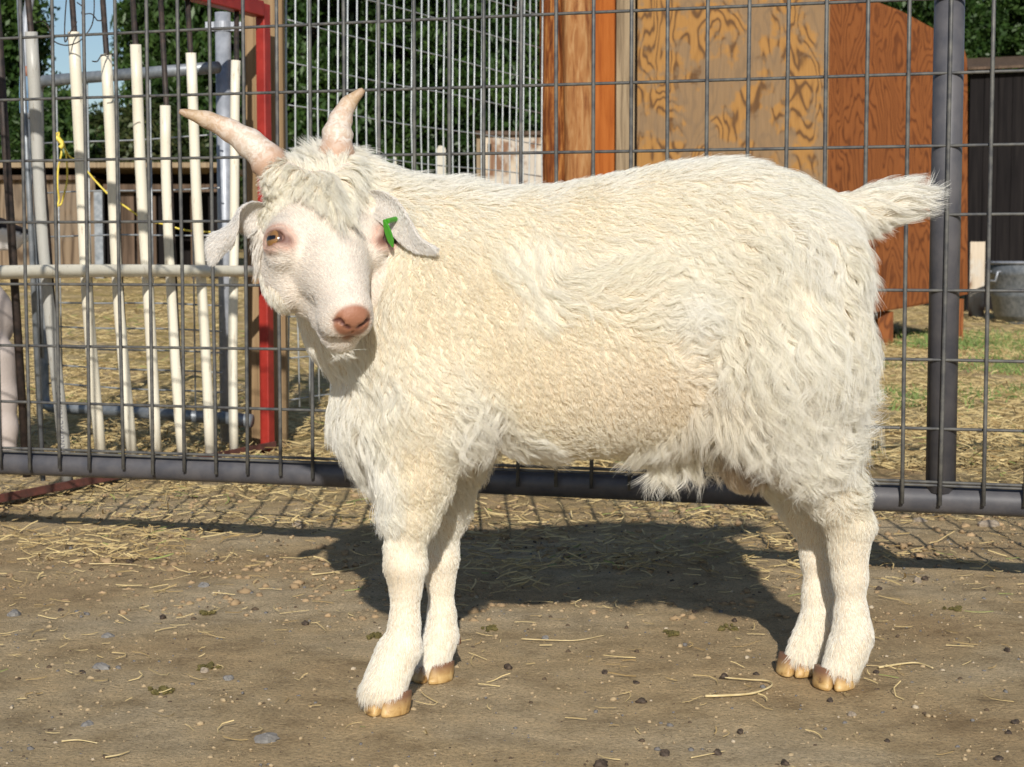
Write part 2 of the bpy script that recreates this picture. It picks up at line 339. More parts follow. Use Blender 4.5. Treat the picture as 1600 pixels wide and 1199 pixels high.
for a, b_, tt, mt in ((166, 188, 345, 'timber_dark'), (192, 212, 296, 'timber_old'), (216, 246, 306, 'timber_old'), (250, 262, 290, 'timber_dark'), (300, 312, 300, 'timber_old'), (328, 344, 270, 'timber_dark')):
    mb = MB(); wbox(mb, a, b_, z0 - .1, zat(tt, Y0 + .1), Y0 + .1, .03); mb.build('upright_board', M[mt], sh)
mb = MB(); wbox(mb, 165, 345, zat(300, Y0 + .05), zat(288, Y0 + .05), Y0 + .05, .04); mb.build('cross_board', M['timber_old'], sh)

# ---------------- crate, stakes behind the wire panel
Yc = 10.5; cr_ = empty('wooden_crate', Wz(797, Yc, .2), 'pale chipped wooden box with a dark square hole, behind the pale wire panel', 'crate')
zb_ = zat(400, Yc); zt_ = zat(212, Yc)
mb = MB(); wbox(mb, 757, 862, zb_, zt_, Yc, .03); mb.build('front_board', M['ply_pale'], cr_)
mb = MB(); wbox(mb, 745, 756.4, zb_, zat(209, Yc), Yc + .01, .5); mb.build('corner_post', M['timber_grey'], cr_)
mb = MB(); wbox(mb, 743, 866, zt_ + .002, zt_ + .025, Yc - .03, .6); mb.build('lid', M['timber_old'], cr_)
mb = MB(); wbox(mb, 762, 768, zat(237, Yc), zat(225, Yc), Yc - .004, .01); mb.build('hole', M['timber_dark'], cr_)  # dark plate on the board, its colour painting the shade inside a hole
mb = MB(); xx = (690 - 800) / FPX * 9.6
mb.prism([(xx - .026, 9.6, 0), (xx + .026, 9.6, 0), (xx + .026, 9.6, zat(233, 9.6)), (xx + .012, 9.6, zat(228, 9.6)), (xx - .014, 9.6, zat(228, 9.6)), (xx - .026, 9.6, zat(235, 9.6))], (0, .03, 0))
tag(mb.build('wooden_stake', M['pale_wood']), 'short pale stake with a rounded top seen over the goat’s back', 'stake')
mb = MB(); xx = (618.5 - 800) / FPX * 9.9; mb.box((xx, 9.9, .5), (.016, .016, 1.0 + 2 * (zat(246, 9.9) - 1.0)))
tag(mb.build('marker_peg', M['pale_wood']), 'thin white peg among the trees, left of the pale stake', 'peg')

# ---------------- log posts and planks at the end of the wire panel
def post(px0, px1, Y, ztop, mat, label, name, cat='post', round_=True, wob=.006, seed=0, grp=None):
    xa = (px0 - 800) / FPX * Y; xb = (px1 - 800) / FPX * Y; r = (xb - xa) / 2; xm = (xa + xb) / 2; mb = MB(); rg = np.random.default_rng(seed)
    if round_:
        zs = np.linspace(-.05, ztop, 26); Vv = []; nn = 28; ph = rg.uniform(0, 6.28, 4)
        for i, z in enumerate(zs):
            for k in range(nn):
                an = 2 * math.pi * k / nn
                q = r * (1 + .05 * math.sin(3 * an + ph[0] + z * 1.3) + .035 * math.sin(7 * an + ph[1] - z * 2) + .03 * math.sin(z * 9 + ph[2] + an))
                Vv.append((xm + q * math.cos(an) + wob * math.sin(z * 3 + ph[3]), Y + r + q * math.sin(an), z))
        Fv = [(i * nn + k, i * nn + (k + 1) % nn, (i + 1) * nn + (k + 1) % nn, (i + 1) * nn + k) for i in range(25) for k in range(nn)]
        Fv.append(tuple((25) * nn + k for k in range(nn))); mb.add(Vv, Fv)
        o = mb.build(name, M[mat], smooth=True)
    else:
        mb.box((xm, Y + .02, (ztop - .05) / 2), (xb - xa, .04, ztop + .05)); o = mb.build(name, M[mat], bevel=.003)
    return tag(o, label, cat, grp)
post(845, 883, 6.05, 1.7, 'log_red', 'dark red brown peeled log post at the end of the pale wire panel', 'log_post', seed=1)
post(881, 927, 6.02, 1.75, 'log_tan', 'lighter tan peeled log post with red stains, right of the darker log', 'log_post', seed=2)
post(921, 963, 6.18, 1.75, 'plank_orange', 'bright orange stained upright plank beside the log posts', 'upright_plank', 'plank', False)
post(961, 990, 6.12, 1.75, 'timber_grey', 'grey weathered square post between orange plank and tan plywood', 'timber_post', round_=False)

# ---------------- plywood shelter
Yp = 8.0; pl = empty('plywood_shelter', Wz(1200, Yp, .1), 'shelter clad in tan and brown plywood, raised on wooden skids', 'shelter')
zt2 = 1.85
mb = MB(); wbox(mb, 994, 1290, zat(505, Yp), zt2, Yp, .018); mb.build('front_panel', M['ply_tan'], pl)
mb = MB(); wbox(mb, 1090, 1091, zat(505, Yp), zt2, Yp - .0015, .004)
def SP(px, py):  # point on the brown side panel, which turns away to the right
    t = (px - 1291) / (1512 - 1291); Y = 8.0 + .75 * t; return W(px, py, Y)
top = [(1291, -260), (1330, -14), (1368, 2), (1410, 18), (1450, 40), (1490, 60), (1504, 66), (1511, 92)]
poly = [SP(1291, 500)] + [SP(a, b_) for a, b_ in [(1291, -20)] + top[1:]] + [SP(1512, 130), SP(1512, 460), SP(1430, 479), SP(1352, 491)]
mb = MB(); mb.prism(poly, (-.006, .02, 0)); mb.build('side_panel', M['ply_brown'], pl, bevel=.002)
# body behind the cladding
xa, xb = (996 - 800) / FPX * 8.05, SP(1288, 300)[0]
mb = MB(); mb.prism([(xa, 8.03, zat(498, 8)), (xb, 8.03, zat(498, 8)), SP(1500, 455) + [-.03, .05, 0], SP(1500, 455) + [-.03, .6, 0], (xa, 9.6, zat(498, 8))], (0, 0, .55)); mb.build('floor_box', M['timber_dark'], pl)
mb = MB(); mb.box(((xa + xb) / 2, 8.8, zt2 + .02), (xb - xa + .1, 1.7, .03)); mb.build('roof', M['timber_old'], pl)
mb = MB(); mb.box(((xa + xb) / 2, 9.6, 1.0), (xb - xa, .02, 1.7)); mb.build('back_panel', M['timber_old'], pl)
for a, b_ in ((1376, 1398), (1490, 1505)):
    p = SP((a + b_) / 2, 480); g = float(gz(p[0], p[1] + .1)); zz = SP((a + b_) / 2, 486 if a < 1400 else 466)[2]
    mb = MB(); mb.box((p[0], p[1] + .14, (g - .03 + zz) / 2), (.075, .2, zz - g + .02)); mb.build('skid', M['ply_brown'], pl)
# ---------------- dark shed, white board, tub on the right
Yd = 11.6; ds = empty('dark_shed', Wz(1640, Yd, .2), 'dark-stained wooden shed at the right edge behind the galvanised tub', 'shed')
def vboards(pxa, pxb, za, zb_, Y, mat, parent, wpx=22):
    mb = MB(); r = np.random.default_rng(5); x = pxa
    while x < pxb:
        wbox(mb, x, min(x + wpx - .7, pxb), za, zb_ + r.uniform(-.01, .01), Y + r.uniform(0, .006), .02); x += wpx
    return mb.build('board_wall', M[mat], parent)
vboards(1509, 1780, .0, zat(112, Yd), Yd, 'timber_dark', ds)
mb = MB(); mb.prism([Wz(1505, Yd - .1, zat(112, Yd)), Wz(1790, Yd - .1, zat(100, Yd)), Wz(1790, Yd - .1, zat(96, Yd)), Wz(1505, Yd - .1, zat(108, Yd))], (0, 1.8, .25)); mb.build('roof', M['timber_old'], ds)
mb = MB(); wbox(mb, 1514, 1537, .1, zat(378, 10.9), 10.9, .02); tag(mb.build('leaning_board', M['ply_pale']), 'whitish chipped board upright between the brown plywood and the tub', 'board')
Yt = 10.3; xt = (1632 - 800) / FPX * Yt; gt = float(gz(xt, Yt - .2)) - .01
tb = empty('galvanised_tub', (xt, Yt, gt), 'round galvanised wash tub on the grass, cut by the right edge', 'tub')
H = zat(411, Yt - .3) - gt
mb = MB(); mb.lathe((xt, Yt, gt), [(.0, .0), (.275, .0), (.285, .02), (.29, .05), (.296, .055), (.30, .06), (.315, H * .45), (.321, H * .47), (.32, H * .5), (.335, H * .8), (.341, H * .82), (.339, H * .85), (.343, H - .01), (.338, H - .008), (.325, H * .7), (.29, .03), (0, .025)], 56); mb.build('body', M['galv_dark'], tb, smooth=True)
mb = MB(); mb.tube([(xt + .347 * math.cos(a), Yt + .347 * math.sin(a), gt + H) for a in np.linspace(0, 2 * math.pi, 57)], .009, 8); mb.build('rim', M['galv'], tb, smooth=True)
mb = MB(); ha = math.radians(197); hx, hy = xt + .345 * math.cos(ha), Yt + .345 * math.sin(ha); tx, ty = -math.sin(ha), math.cos(ha); ox, oy = math.cos(ha), math.sin(ha)
mb.tube([(hx + tx * s + ox * o_, hy + ty * s + oy * o_, gt + H * .86 - d_) for s, o_, d_ in ((-.05, 0, 0), (-.052, .02, .0), (-.045, .03, .055), (.045, .03, .055), (.052, .02, .0), (.05, 0, 0))], .007, 8); mb.build('handle', M['galv'], tb, smooth=True)
# ================================================================== MAIN MESH GATE (in front)
TH = math.radians(16.5); GD = np.array([math.cos(TH), -math.sin(TH), 0]); GN = np.array([-math.sin(TH), -math.cos(TH), 0])  # GN towards camera
G0 = W(0, 400, 2.864); G0[2] = 0
def gp(s, z, off=0.0): return G0 + GD * s + GN * off + np.array([0, 0, z])
gate = empty('mesh_gate', gp(.8, 0), 'dark grey pipe gate filled with welded wire mesh, right behind the white goat', 'gate')
RZ = .141; RR = .0205; SW = .05694
s_post = 26.95 * SW + .0085
mb = MB(); mb.tube([gp(s, RZ + .0012 * math.sin(s * 3)) for s in np.linspace(-1.2, 2.9, 24)], RR, 20); mb.build('bottom_rail', M['gate_paint'], gate, smooth=True)
mb = MB(); mb.tube([gp(-1.2, 1.03), gp(2.9, 1.03)], RR, 20); mb.build('top_rail', M['gate_paint'], gate, smooth=True)
for s in (-1.2, s_post, 2.9):
    mb = MB(); mb.tube([gp(s, RZ + .010), gp(s, 1.020)], .0213, 20); mb.build('upright', M['gate_paint'], gate, smooth=True)
rows = [63, 160, 255, 347.6, 445, 538, 627, 698]
zr = [float(W(0, y, 2.864)[2]) for y in rows]; zr = [zr[0] + .1035 * k for k in (2, 1)] + zr
zr = [z for z in zr if z < 1.02]
mb = MB(); r = np.random.default_rng(4)
off = RR + .0035
for k in range(-21, 52):
    s = SW * (k + .15) + r.normal(0, .0009); a1, a2 = r.normal(0, .0012, 2)
    zb = RZ + RR * .1 - .006 + r.uniform(-.004, .004)
    mb.tube([gp(s + a1, zb, off + .003), gp(s + a1 * .6, .25, off + .0015), gp(s, .45, off + .001 + r.normal(0, .001)), gp(s + a2 * .6, .75, off + .001), gp(s + a2, 1.045, off)], .0030, 7)
for i, z in enumerate(zr):
    ph = r.uniform(0, 6)
    mb.tube([gp(s, z + .0013 * math.sin(s * 2.3 + ph), off - .0045 + .0008 * math.sin(s * 5 + ph)) for s in np.linspace(-1.18, 2.88, 30)], .0024, 7)
mb.tube([gp(s, RZ + RR + .001, off - .0045) for s in np.linspace(-1.18, 2.88, 12)], .0022, 7)
mb.build('wire_mesh', M['wire_grey'], gate, smooth=True)
# ================================================================== RED FRAMED BAR GATE with white pipe sleeves
A = np.array([-1.0, 3.31, 0]); D = np.array([.404, .96, 0])
def kpx(px):   # where along the frame line a pixel column lies
    q = (px - 800) / FPX; return (q * A[1] - A[0]) / (D[0] - q * D[1])
def bp(k, z, off=0): n_ = np.array([D[1], -D[0], 0]) / np.linalg.norm(D); return A + D * k + n_ * off + np.array([0, 0, z])
def zpx(px, py, k): return float(W(px, py, (A + D * k)[1])[2])
bg_ = empty('bar_gate', bp(.3, 0), 'red framed gate of dark rods in loose white plastic pipe sleeves, left of the goat', 'gate')
kr = kpx(416); kl = -.55
mb = MB(); R_ = Matrix.Rotation(-math.atan2(D[0], D[1]), 3, 'Z')
c_ = bp(kr, .555); mb.box(c_, (.026, .030, 1.11), R_); mb.build('frame_post', M['red'], bg_, bevel=.003)
mb = MB(); c_ = bp(kl, .555); mb.box(c_, (.036, .036, 1.11), R_); mb.build('frame_post', M['red'], bg_, bevel=.003)
L_ = np.linalg.norm(D) * (kr - kl)
mb = MB(); mb.box(bp((kr + kl) / 2, 1.095, .0), (.034, L_ - .04, .038), R_); mb.build('frame_rail', M['red'], bg_, bevel=.003)
mb = MB(); mb.box(bp((kr + kl) / 2, .016), (.040, L_ + .02, .007), R_); mb.box(bp((kr + kl) / 2, .022, .017), (.005, L_ + .02, .014), R_); mb.build('ground_rail', M['red_rust'], bg_, bevel=.001)
bars = [((57, 50), (100, 752), 'pvc_grey', .0125), ((124, 50), (153, 712), 'pvc', .0122), ((173, 85), (202, 712), 'pvc', .0120), ((218, 70), (242, 709), 'pvc', .0122),
        ((264, 165), (283, 712), 'pvc', .0120), ((303, 83), (326, 712), 'pvc', .0120), ((374, 95), (363, 705), 'pvc', .0114)]
rd = np.random.default_rng(8)
for (ta, tb_, mt, rad) in bars:
    ka = kpx(ta[0]); kb = kpx(tb_[0]); za = zpx(ta[0], ta[1], ka); zb = max(zpx(tb_[0], tb_[1], kb), .012)
    sl = (ka - kb) / (za - zb); j = rd.normal(0, .004)
    f_ = lambda z: bp(kb + sl * (z - zb), z, 0)
    mb = MB(); mb.tube([f_(.035), f_(.4), f_(.75) + [.002, 0, 0], f_(1.08)], .0062, 8); bar = mb.build('bar', M['rod'], bg_, smooth=True)
    mb = MB(); zs = np.linspace(zb, za, 12)
    mb.tube([f_(z) + np.array([j * math.sin(math.pi * (z - zb) / (za - zb)) + .0015 * math.sin(z * 9 + j * 900), 0, 0]) for z in zs], rad, 16)
    sv = sub(mb, 'sleeve', M[mt], bar, smooth=True)
    if mt == 'pvc_grey':
        fc = bpy.data.curves.new('printed_text', 'FONT'); fc.body = 'MANUFACTURING'; fc.size = .0135; fc.extrude = .0002; fc.space_character = 1.25; fc.align_x = 'LEFT'
        ft = bpy.data.objects.new('text_source', fc); link(ft); tm = bpy.data.meshes.new_from_object(ft); bpy.data.objects.remove(ft)
        fo = bpy.data.objects.new('printed_text', tm); link(fo); tm.materials.clear(); tm.materials.append(M['text'])
        p0 = f_(zb + .055) + np.array([.0045, -rad - .0006, 0]); up = (f_(za) - f_(zb)); up /= np.linalg.norm(up); up = Vector(up)
        nrm = Vector((0, -1, 0)); nrm = (nrm - up * nrm.dot(up)).normalized(); yv = nrm.cross(up)
        Rm = Matrix((up, yv, nrm)).transposed(); mt4 = Rm.to_4x4(); mt4.translation = Vector(p0) - bg_.location
        fo.matrix_local = mt4; fo.parent = sv; fo.matrix_local = mt4
mb = MB(); ka, kb = -.22, kpx(386)
mb.tube([bp(ka + (kb - ka) * t, zpx(-20 + 400 * 0, 426, 0) * 0 + .4575 + .003 * math.sin(t * 4), .0245) for t in np.linspace(0, 1, 14)], .0135, 16); mb.build('cross_pipe', M['pvc'], bg_, smooth=True)
for px in (66,):
    k = kpx(68); mb = MB(); mb.tube([bp(k - .02, 1.08, -.03), bp(k + .0, .62, -.03), bp(k + .025, .03, -.03)], .0055, 8); mb.build('bar', M['galv_dark'], bg_, smooth=True)
k = kpx(18); mb = MB(); mb.tube([bp(k - .03, 1.08, 0), bp(k, .62, 0), bp(k + .035, .05, 0)], .0085, 8); mb.build('bar', M['rod'], bg_, smooth=True)
# twisted tie wires on the rods
tw = [[(0, 0)], ]
def wirepts(lst, Y): return [W(a, b_, Y + .006 * ((i % 3) - 1)) for i, (a, b_) in enumerate(lst)]
def smoothpts(P, n=6):
    P = np.array(P); Q = []
    for i in range(len(P) - 1):
        p0 = P[max(i - 1, 0)]; p1 = P[i]; p2 = P[i + 1]; p3 = P[min(i + 2, len(P) - 1)]
        for t in np.linspace(0, 1, n, endpoint=False):
            Q.append(.5 * ((2 * p1) + (-p0 + p2) * t + (2 * p0 - 5 * p1 + 4 * p2 - p3) * t * t + (-p0 + 3 * p1 - 3 * p2 + p3) * t ** 3))
    Q.append(P[-1]); return Q
wires = [([(55, 36), (68, 34), (76, 44), (80, 58), (88, 67), (104, 71), (122, 66), (136, 52), (144, 38), (147, 18), (147, -6)], 'rusty tie wire looping low between the two leftmost rods'),
         ([(104, -4), (102, 22), (101, 48), (102, 66), (110, 50), (120, 34)], 'straight kinked tie wire left of the first white sleeve'),
         ([(120, 4), (130, 12), (128, 22), (143, 22), (152, 32), (160, 34), (166, 52)], 'twisted tie wire wound round the first rod'),
         ([(144, 96), (152, 96), (158, 88), (170, 85), (184, 84)], 'short tie wire hooked on the second white sleeve')]
for lst, lab in wires:
    mb = MB(); mb.tube(smoothpts(wirepts(lst, 3.5)), .0013, 6); o_ = mb.build('tie_wire', M['rod'], bg_, smooth=True)
# ================================================================== GALVANISED SWING GATE, its post, and the taped pole
pp = Wz(354, 4.32, 0)
gpst = empty('gate_post', pp, 'thick shiny galvanised post with a clamp, beside the timber post', 'post')
mb = MB(); mb.tube([pp + [0, 0, -.02], pp + [0, 0, zat(20, 4.32)]], .0195, 24); mb.build('tube', M['galv'], gpst, smooth=True)
mb = MB(); zc = zat(42, 4.32); mb.tube([pp + [0, 0, zc - .012], pp + [0, 0, zc + .012]], .0225, 24); mb.box(pp + [.034, -.002, zc], (.028, .012, .022)); mb.box(pp + [-.032, -.002, zc], (.022, .012, .022)); mb.build('clamp', M['galv'], gpst)
ga = Wz(66, 4.55, 0); gb = Wz(345, 4.22, 0); gl = empty('swing_gate', (ga + gb) / 2, 'galvanised tube gate with wide wire mesh, hinged on the shiny post', 'gate')
zt1, zb1 = .955, .088
def sg(t, z, o_=0): return ga + (gb - ga) * t + np.array([0, o_, z])
mb = MB(); fr = [sg(1, zb1), sg(.5, zb1), sg(.04, zb1), sg(.008, zb1 + .008), sg(0, zb1 + .03), sg(0, .5), sg(0, zt1 - .03), sg(.008, zt1 - .008), sg(.04, zt1), sg(.5, zt1), sg(1, zt1)]
mb.tube(fr, .0150, 16); mb.build('frame', M['galv_dark'], gl, smooth=True)
mb = MB()
for z in (.79, .66, .545, .45, .37, .305, .25, .20, .15):
    mb.tube([sg(t, z + .002 * math.sin(t * 7 + z * 9), .008) for t in np.linspace(.0, 1, 8)], .0022, 6)
for t in (.11, .29, .46, .64, .86):
    mb.tube([sg(t, zb1 + .01, .003), sg(t, zt1 - .01, .003)], .0022, 6)
mb.build('wire_mesh', M['panel_wire'], gl, smooth=True)
mb = MB(); mb.tube([sg(1.0, zb1), Wz(392, 4.2, zb1 - .005)], .017, 14); mb.build('hinge', M['galv_dark'], gl, smooth=True)
tp = empty('taped_pole', Wz(50, 4.0, 0), 'galvanised pole with blue tape and an orange paint mark, at the left', 'pole')
q = lambda x, y, Y=4.0: W(x, y, Y)
mb = MB(); mb.tube(smoothpts([q(56, -60), q(50, -20), q(44, 14), (q(41, 40)), q(40, 70), q(39, 130), q(41, 185)], 4), .0105, 16); mb.build('upper_tube', M['galv'], tp, smooth=True)
mb = MB(); mb.tube([q(39.5, 104), q(39.5, 120)], .0112, 16); mb.build('paint_band', M['orange'], tp, smooth=True)
mb = MB(); mb.tube([q(38.5, 120), q(38.2, 150), q(39, 177)], .0124, 10); mb.build('tape', M['blue_tape'], tp)
mb = MB(); mb.tube([q(41, 177), q(46, 300), q(52, 430), q(58, 560), q(62, 640)] + [W(63, 655, 4.0)], .0075, 14); mb.tube([q(50, 180, 4.03), q(55, 300, 4.03), q(62, 430, 4.03), q(66, 560, 4.03)], .005, 10); mb.build('lower_tube', M['galv_dark'], tp, smooth=True)
# timber post behind the red frame
post(386, 446, 4.36, 1.45, 'timber_post', 'square brown timber post directly behind the red frame post', 'timber_post', round_=False)
# yellow twine
yt = empty('yellow_twine', W(100, 260, 4.45), 'yellow baling twine knotted on the swing gate and trailing right', 'twine')
mb = MB()
for lst in ([(88, 212), (94, 222), (96, 240), (91, 262), (90, 290), (92, 312), (88, 326)], [(92, 214), (100, 226), (104, 250), (105, 280), (101, 300), (96, 318), (91, 322)], [(86, 211), (92, 208), (91, 222), (98, 224), (92, 230)], [(103, 236), (110, 246), (126, 256), (150, 284), (172, 306), (200, 326), (228, 344), (258, 351), (290, 360), (332, 363)]):
    mb.tube(smoothpts([W(a, b_, 4.42 + .01 * (i % 2)) for i, (a, b_) in enumerate(lst)]), .0026, 6)
mb.build('strand', M['yellow'], yt, smooth=True)
mb = MB(); mb.tube(smoothpts([W(a, b_, 4.41) for a, b_ in ((87, 214), (93, 219), (98, 226), (94, 231))]), [.006] * 19, 8); mb.build('knot', M['yellow'], yt, smooth=True)
# ================================================================== PALE RIGID WIRE PANEL, turned away to the right
pa = Wz(449, 4.47, 0); pb = Wz(846, 6.0, 0)
pn = empty('wire_panel', (pa + pb) / 2, 'pale closely spaced wire panel running back from the timber post to the log posts', 'fence')
Lp = np.linalg.norm(pb - pa); pd = (pb - pa) / Lp; nv = int(Lp / .0535); r = np.random.default_rng(12)
mb = MB()
for i in range(nv + 1):
    s = i * Lp / nv; a, b_, c_, d_ = r.normal(0, .004, 4)
    mb.tube([pa + pd * (s + a * .5) + [0, 0, .09], pa + pd * (s + a) + [b_, 0, .35], pa + pd * (s + c_) + [d_ * .6, 0, .62], pa + pd * (s + b_) + [0, 0, .9], pa + pd * (s + .012 + d_) + [0, 0, 1.5]], .0024, 6)
mb.build('upright_wires', M['galv_wire'], pn, smooth=True)
mb = MB()
for z in np.arange(.11, 1.5, .1016 * 1.09):
    mb.tube([pa + pd * s + [0, .004, z + .0025 * math.sin(s * 6 + z * 8)] for s in np.linspace(0, Lp, 14)], .0020, 6)
mb.build('cross_wires', M['panel_wire'], pn, smooth=True)
# ================================================================== STRAW, PEBBLES, DROPPINGS
def straws(name, n, xr, yf, lr, wr, label, seed, lift=.006, dens=None):
    r = np.random.default_rng(seed)
    y = yf(r, n); x = r.uniform(*xr, n) * (y / 3.0) if xr[2:] == () else r.uniform(xr[0], xr[1], n)
    if dens is not None:
        k = r.uniform(0, 1, n) < dens(x, y); x, y = x[k], y[k]; n = len(x)
    L = r.uniform(*lr, n) * r.uniform(.5, 1, n); wd = r.uniform(*wr, n); an = r.uniform(0, math.pi, n) * 1.0
    dx, dy = np.cos(an), np.sin(an); bend = r.normal(0, .18, n) * L
    z0 = gz(x, y) + r.uniform(.0015, lift, n); tilt = r.normal(0, .22, n) * L
    P = []
    for t, bb, lz in ((-.5, 0, -1), (-.15, .8, -.2), (.2, .9, .5), (.5, 0, 1)):
        P.append(np.stack([x + dx * t * L - dy * bend * bb, y + dy * t * L + dx * bend * bb, np.maximum(z0 + tilt * lz * .5, gz(x, y) + .0005) + .002], -1))
    P = np.stack(P, 1); side = np.stack([-dy, dx, np.zeros(n)], -1) * wd[:, None] * .5; up = np.zeros((n, 3)); up[:, 2] = wd * .7
    V = np.stack([P - side[:, None], P + up[:, None], P + side[:, None]], 2)  # n,4,3,3
    V = V.reshape(-1, 3); base = np.arange(n)[:, None] * 12; F = []
    for i in range(3):
        for a, b_ in ((0, 1), (1, 2)):
            F.append(np.stack([i * 3 + a, i * 3 + b_, (i + 1) * 3 + b_, (i + 1) * 3 + a])[None] + base)
    F = np.concatenate(F, 0).reshape(-1, 4)
    me = bpy.data.meshes.new(name); fast_mesh(me, V, F)
    t = r.uniform(0, 1, n); c1 = np.array([.30, .19, .07]); c2 = np.array([.72, .56, .27]); gre = np.array([.30, .34, .10])
    col = c1 + (c2 - c1) * t[:, None] ** .8; g = (r.uniform(0, 1, n) < .03); col[g] = gre * (.6 + .6 * t[g][:, None])
    col = np.repeat(np.concatenate([col, np.ones((n, 1))], 1), 12, 0)
    at = me.color_attributes.new('Col', 'FLOAT_COLOR', 'POINT'); at.data.foreach_set('color', col.astype(np.float32).ravel()[:len(me.vertices) * 4])
    me.materials.append(M['straw']); return tag(link(bpy.data.objects.new(name, me)), label, 'straw', kind='stuff')
M['straw'] = attrmat('straw_stalks', rough=.6)
fn = lambda x, y, s, o_: np.array([mnoise.noise((a * s + o_, b * s, o_)) for a, b in zip(x, y)])
straws('straw_litter', 17000, (-1.5, 1.5, 0), lambda r, n: 2.45 + 2.0 * r.uniform(0, 1, n) ** 1.2, (.014, .065), (.0013, .0028), 'loose straw stalks scattered on the dirt under and just behind the mesh gate', 1, .007,
       lambda x, y: np.clip(.30 + 1.1 * fn(x, y, 3.2, 1.7) + .25 * np.clip((y - 2.7) / .5, 0, 1), 0.03, 1) * np.clip((y - 2.40) / .25, .06, 1))
straws('straw_wisps', 700, (-.95, .95, 0), lambda r, n: 1.45 + 1.35 * r.uniform(0, 1, n) ** .55, (.012, .045), (.0007, .0015), 'few single straw wisps on the bare dirt around the goat', 2, .002)
straws('hay_bedding', 52000, (-1.0, 1.05), lambda r, n: 3.9 + 8.2 * r.uniform(0, 1, n) ** 1.4, (.03, .11), (.0016, .0042), 'yellow hay and straw bedding covering the pens behind the gate', 3, .02,
       lambda x, y: np.clip(.6 + 1.3 * fn(x, y, 1.6, 4.2), .12, 1))
# grass patch on the right
r = np.random.default_rng(21); n = 9000
y = r.uniform(5.3, 9.3, n); x = y * r.uniform(.16, .31, n); k = r.uniform(0, 1, n) < np.clip(.3 + 1.6 * fn(x, y, 1.5, 9.0), .0, 1); x, y = x[k], y[k]; n = len(x)
h = r.uniform(.015, .045, n); an = r.uniform(0, 6.28, n); w_ = r.uniform(.002, .005, n); z = gz(x, y)
lx, ly = np.cos(an) * h * .7, np.sin(an) * h * .7
V = np.stack([np.stack([x - w_, y, z], -1), np.stack([x + w_, y, z], -1), np.stack([x + lx, y + ly, z + h], -1)], 1).reshape(-1, 3)
me = bpy.data.meshes.new('grass'); fast_mesh(me, V, np.arange(n * 3).reshape(-1, 3))
cc = np.repeat(np.array([[.12, .17, .045, 1]]) * r.uniform(.6, 1.6, (n, 1)), 3, 0); at = me.color_attributes.new('Col', 'FLOAT_COLOR', 'POINT'); at.data.foreach_set('color', cc.astype(np.float32).ravel()[:len(me.vertices) * 4])
me.materials.append(attrmat('grass_blade', rough=.7)); tag(link(bpy.data.objects.new('grass', me)), 'short green grass by the brown plywood shelter', 'grass', kind='stuff')
# pebbles and crumbs: one mesh of tiny lumps
def lump(r, c, s, n1=8, n2=6, rough_=.22, flat=.7):
    V = []; F = []; ph = r.uniform(0, 6.28, 6); sx_, sy_ = s * r.uniform(.8, 1.3), s * r.uniform(.7, 1.1)
    for i in range(n2 + 1):
        th_ = math.pi * i / n2
        for k in range(n1):
            a = 2 * math.pi * k / n1; q = 1 + rough_ * (math.sin(2 * a + ph[0]) * math.sin(th_ * 2 + ph[1]) + .6 * math.sin(3 * a + ph[2] + th_ * 3) * math.sin(th_) + .35 * math.sin(5 * a + ph[3] + th_ * 5) * math.sin(th_))
            V.append((sx_ * q * math.sin(th_) * math.cos(a), sy_ * q * math.sin(th_) * math.sin(a), s * flat * q * math.cos(th_)))
    for i in range(n2):
        for k in range(n1): F.append((i * n1 + k, (i + 1) * n1 + k, (i + 1) * n1 + (k + 1) % n1, i * n1 + (k + 1) % n1))
    a = r.uniform(0, 6.28); R = np.array([[math.cos(a), -math.sin(a), 0], [math.sin(a), math.cos(a), 0], [0, 0, 1]])
    return np.array(V) @ R.T + np.array(c), F
r = np.random.default_rng(31); LV, LF, LC = [], [], []; base = 0
for i in range(3800):
    y = 2.25 + 1.3 * r.uniform() ** .9; x = r.uniform(-.36, .36) * y
    if mnoise.noise((x * 4, y * 4, 2.2)) < r.uniform(-.4, .4): continue
    s = min(.0016 + r.exponential(.0022), .0095); Vv, Fv = lump(r, (x, y, float(gz(x, y)) + s * .1), s, 7, 5, .3, .6); LV.append(Vv); LF.append(np.array(Fv) + base); base += len(Vv)
    q = r.uniform(.75, 1.2); LC.append(np.tile(np.array([.36 * q, .25 * q, .14 * q, 1]), (len(Vv), 1)))
for i in range(6500):
    y = 1.40 + 1.9 * r.uniform() ** .8; x = r.uniform(-.36, .36) * y; s = min(.0006 + r.exponential(.0008), .0042)
    Vv, Fv = lump(r, (x, y, float(gz(x, y)) + s * .05), s, 6, 4); LV.append(Vv); LF.append(np.array(Fv) + base); base += len(Vv)
    q = r.uniform(); col = (.40, .30, .175) if q < .60 else ((.16, .15, .14) if q < .76 else ((.10, .07, .045) if q < .93 else (.46, .38, .27)))
    LC.append(np.tile(np.array([*col, 1]) * 1.0, (len(Vv), 1)))
me = bpy.data.meshes.new('dirt_crumbs'); fast_mesh(me, np.vstack(LV), np.vstack(LF)); at = me.color_attributes.new('Col', 'FLOAT_COLOR', 'POINT'); at.data.foreach_set('color', np.vstack(LC).astype(np.float32).ravel()[:len(me.vertices) * 4])
me.materials.append(attrmat('crumbs', rough=.9, nscale=900, bs=.4)); tag(link(bpy.data.objects.new('dirt_crumbs', me)), 'fine grit and dirt crumbs over the bare ground', 'grit', kind='stuff')
M['stone_blue'] = simple('blue_grey_stone', (.15, .14, .13), (.26, .245, .225), 60, .8, 0, .5, .001)
M['stone_tan'] = simple('tan_stone', (.24, .19, .14), (.36, .30, .23), 50, .85, 0, .5, .001)
M['dropping'] = simple('dry_dropping', (.03, .021, .015), (.10, .07, .048), 220, .75, 0, .7, .001)
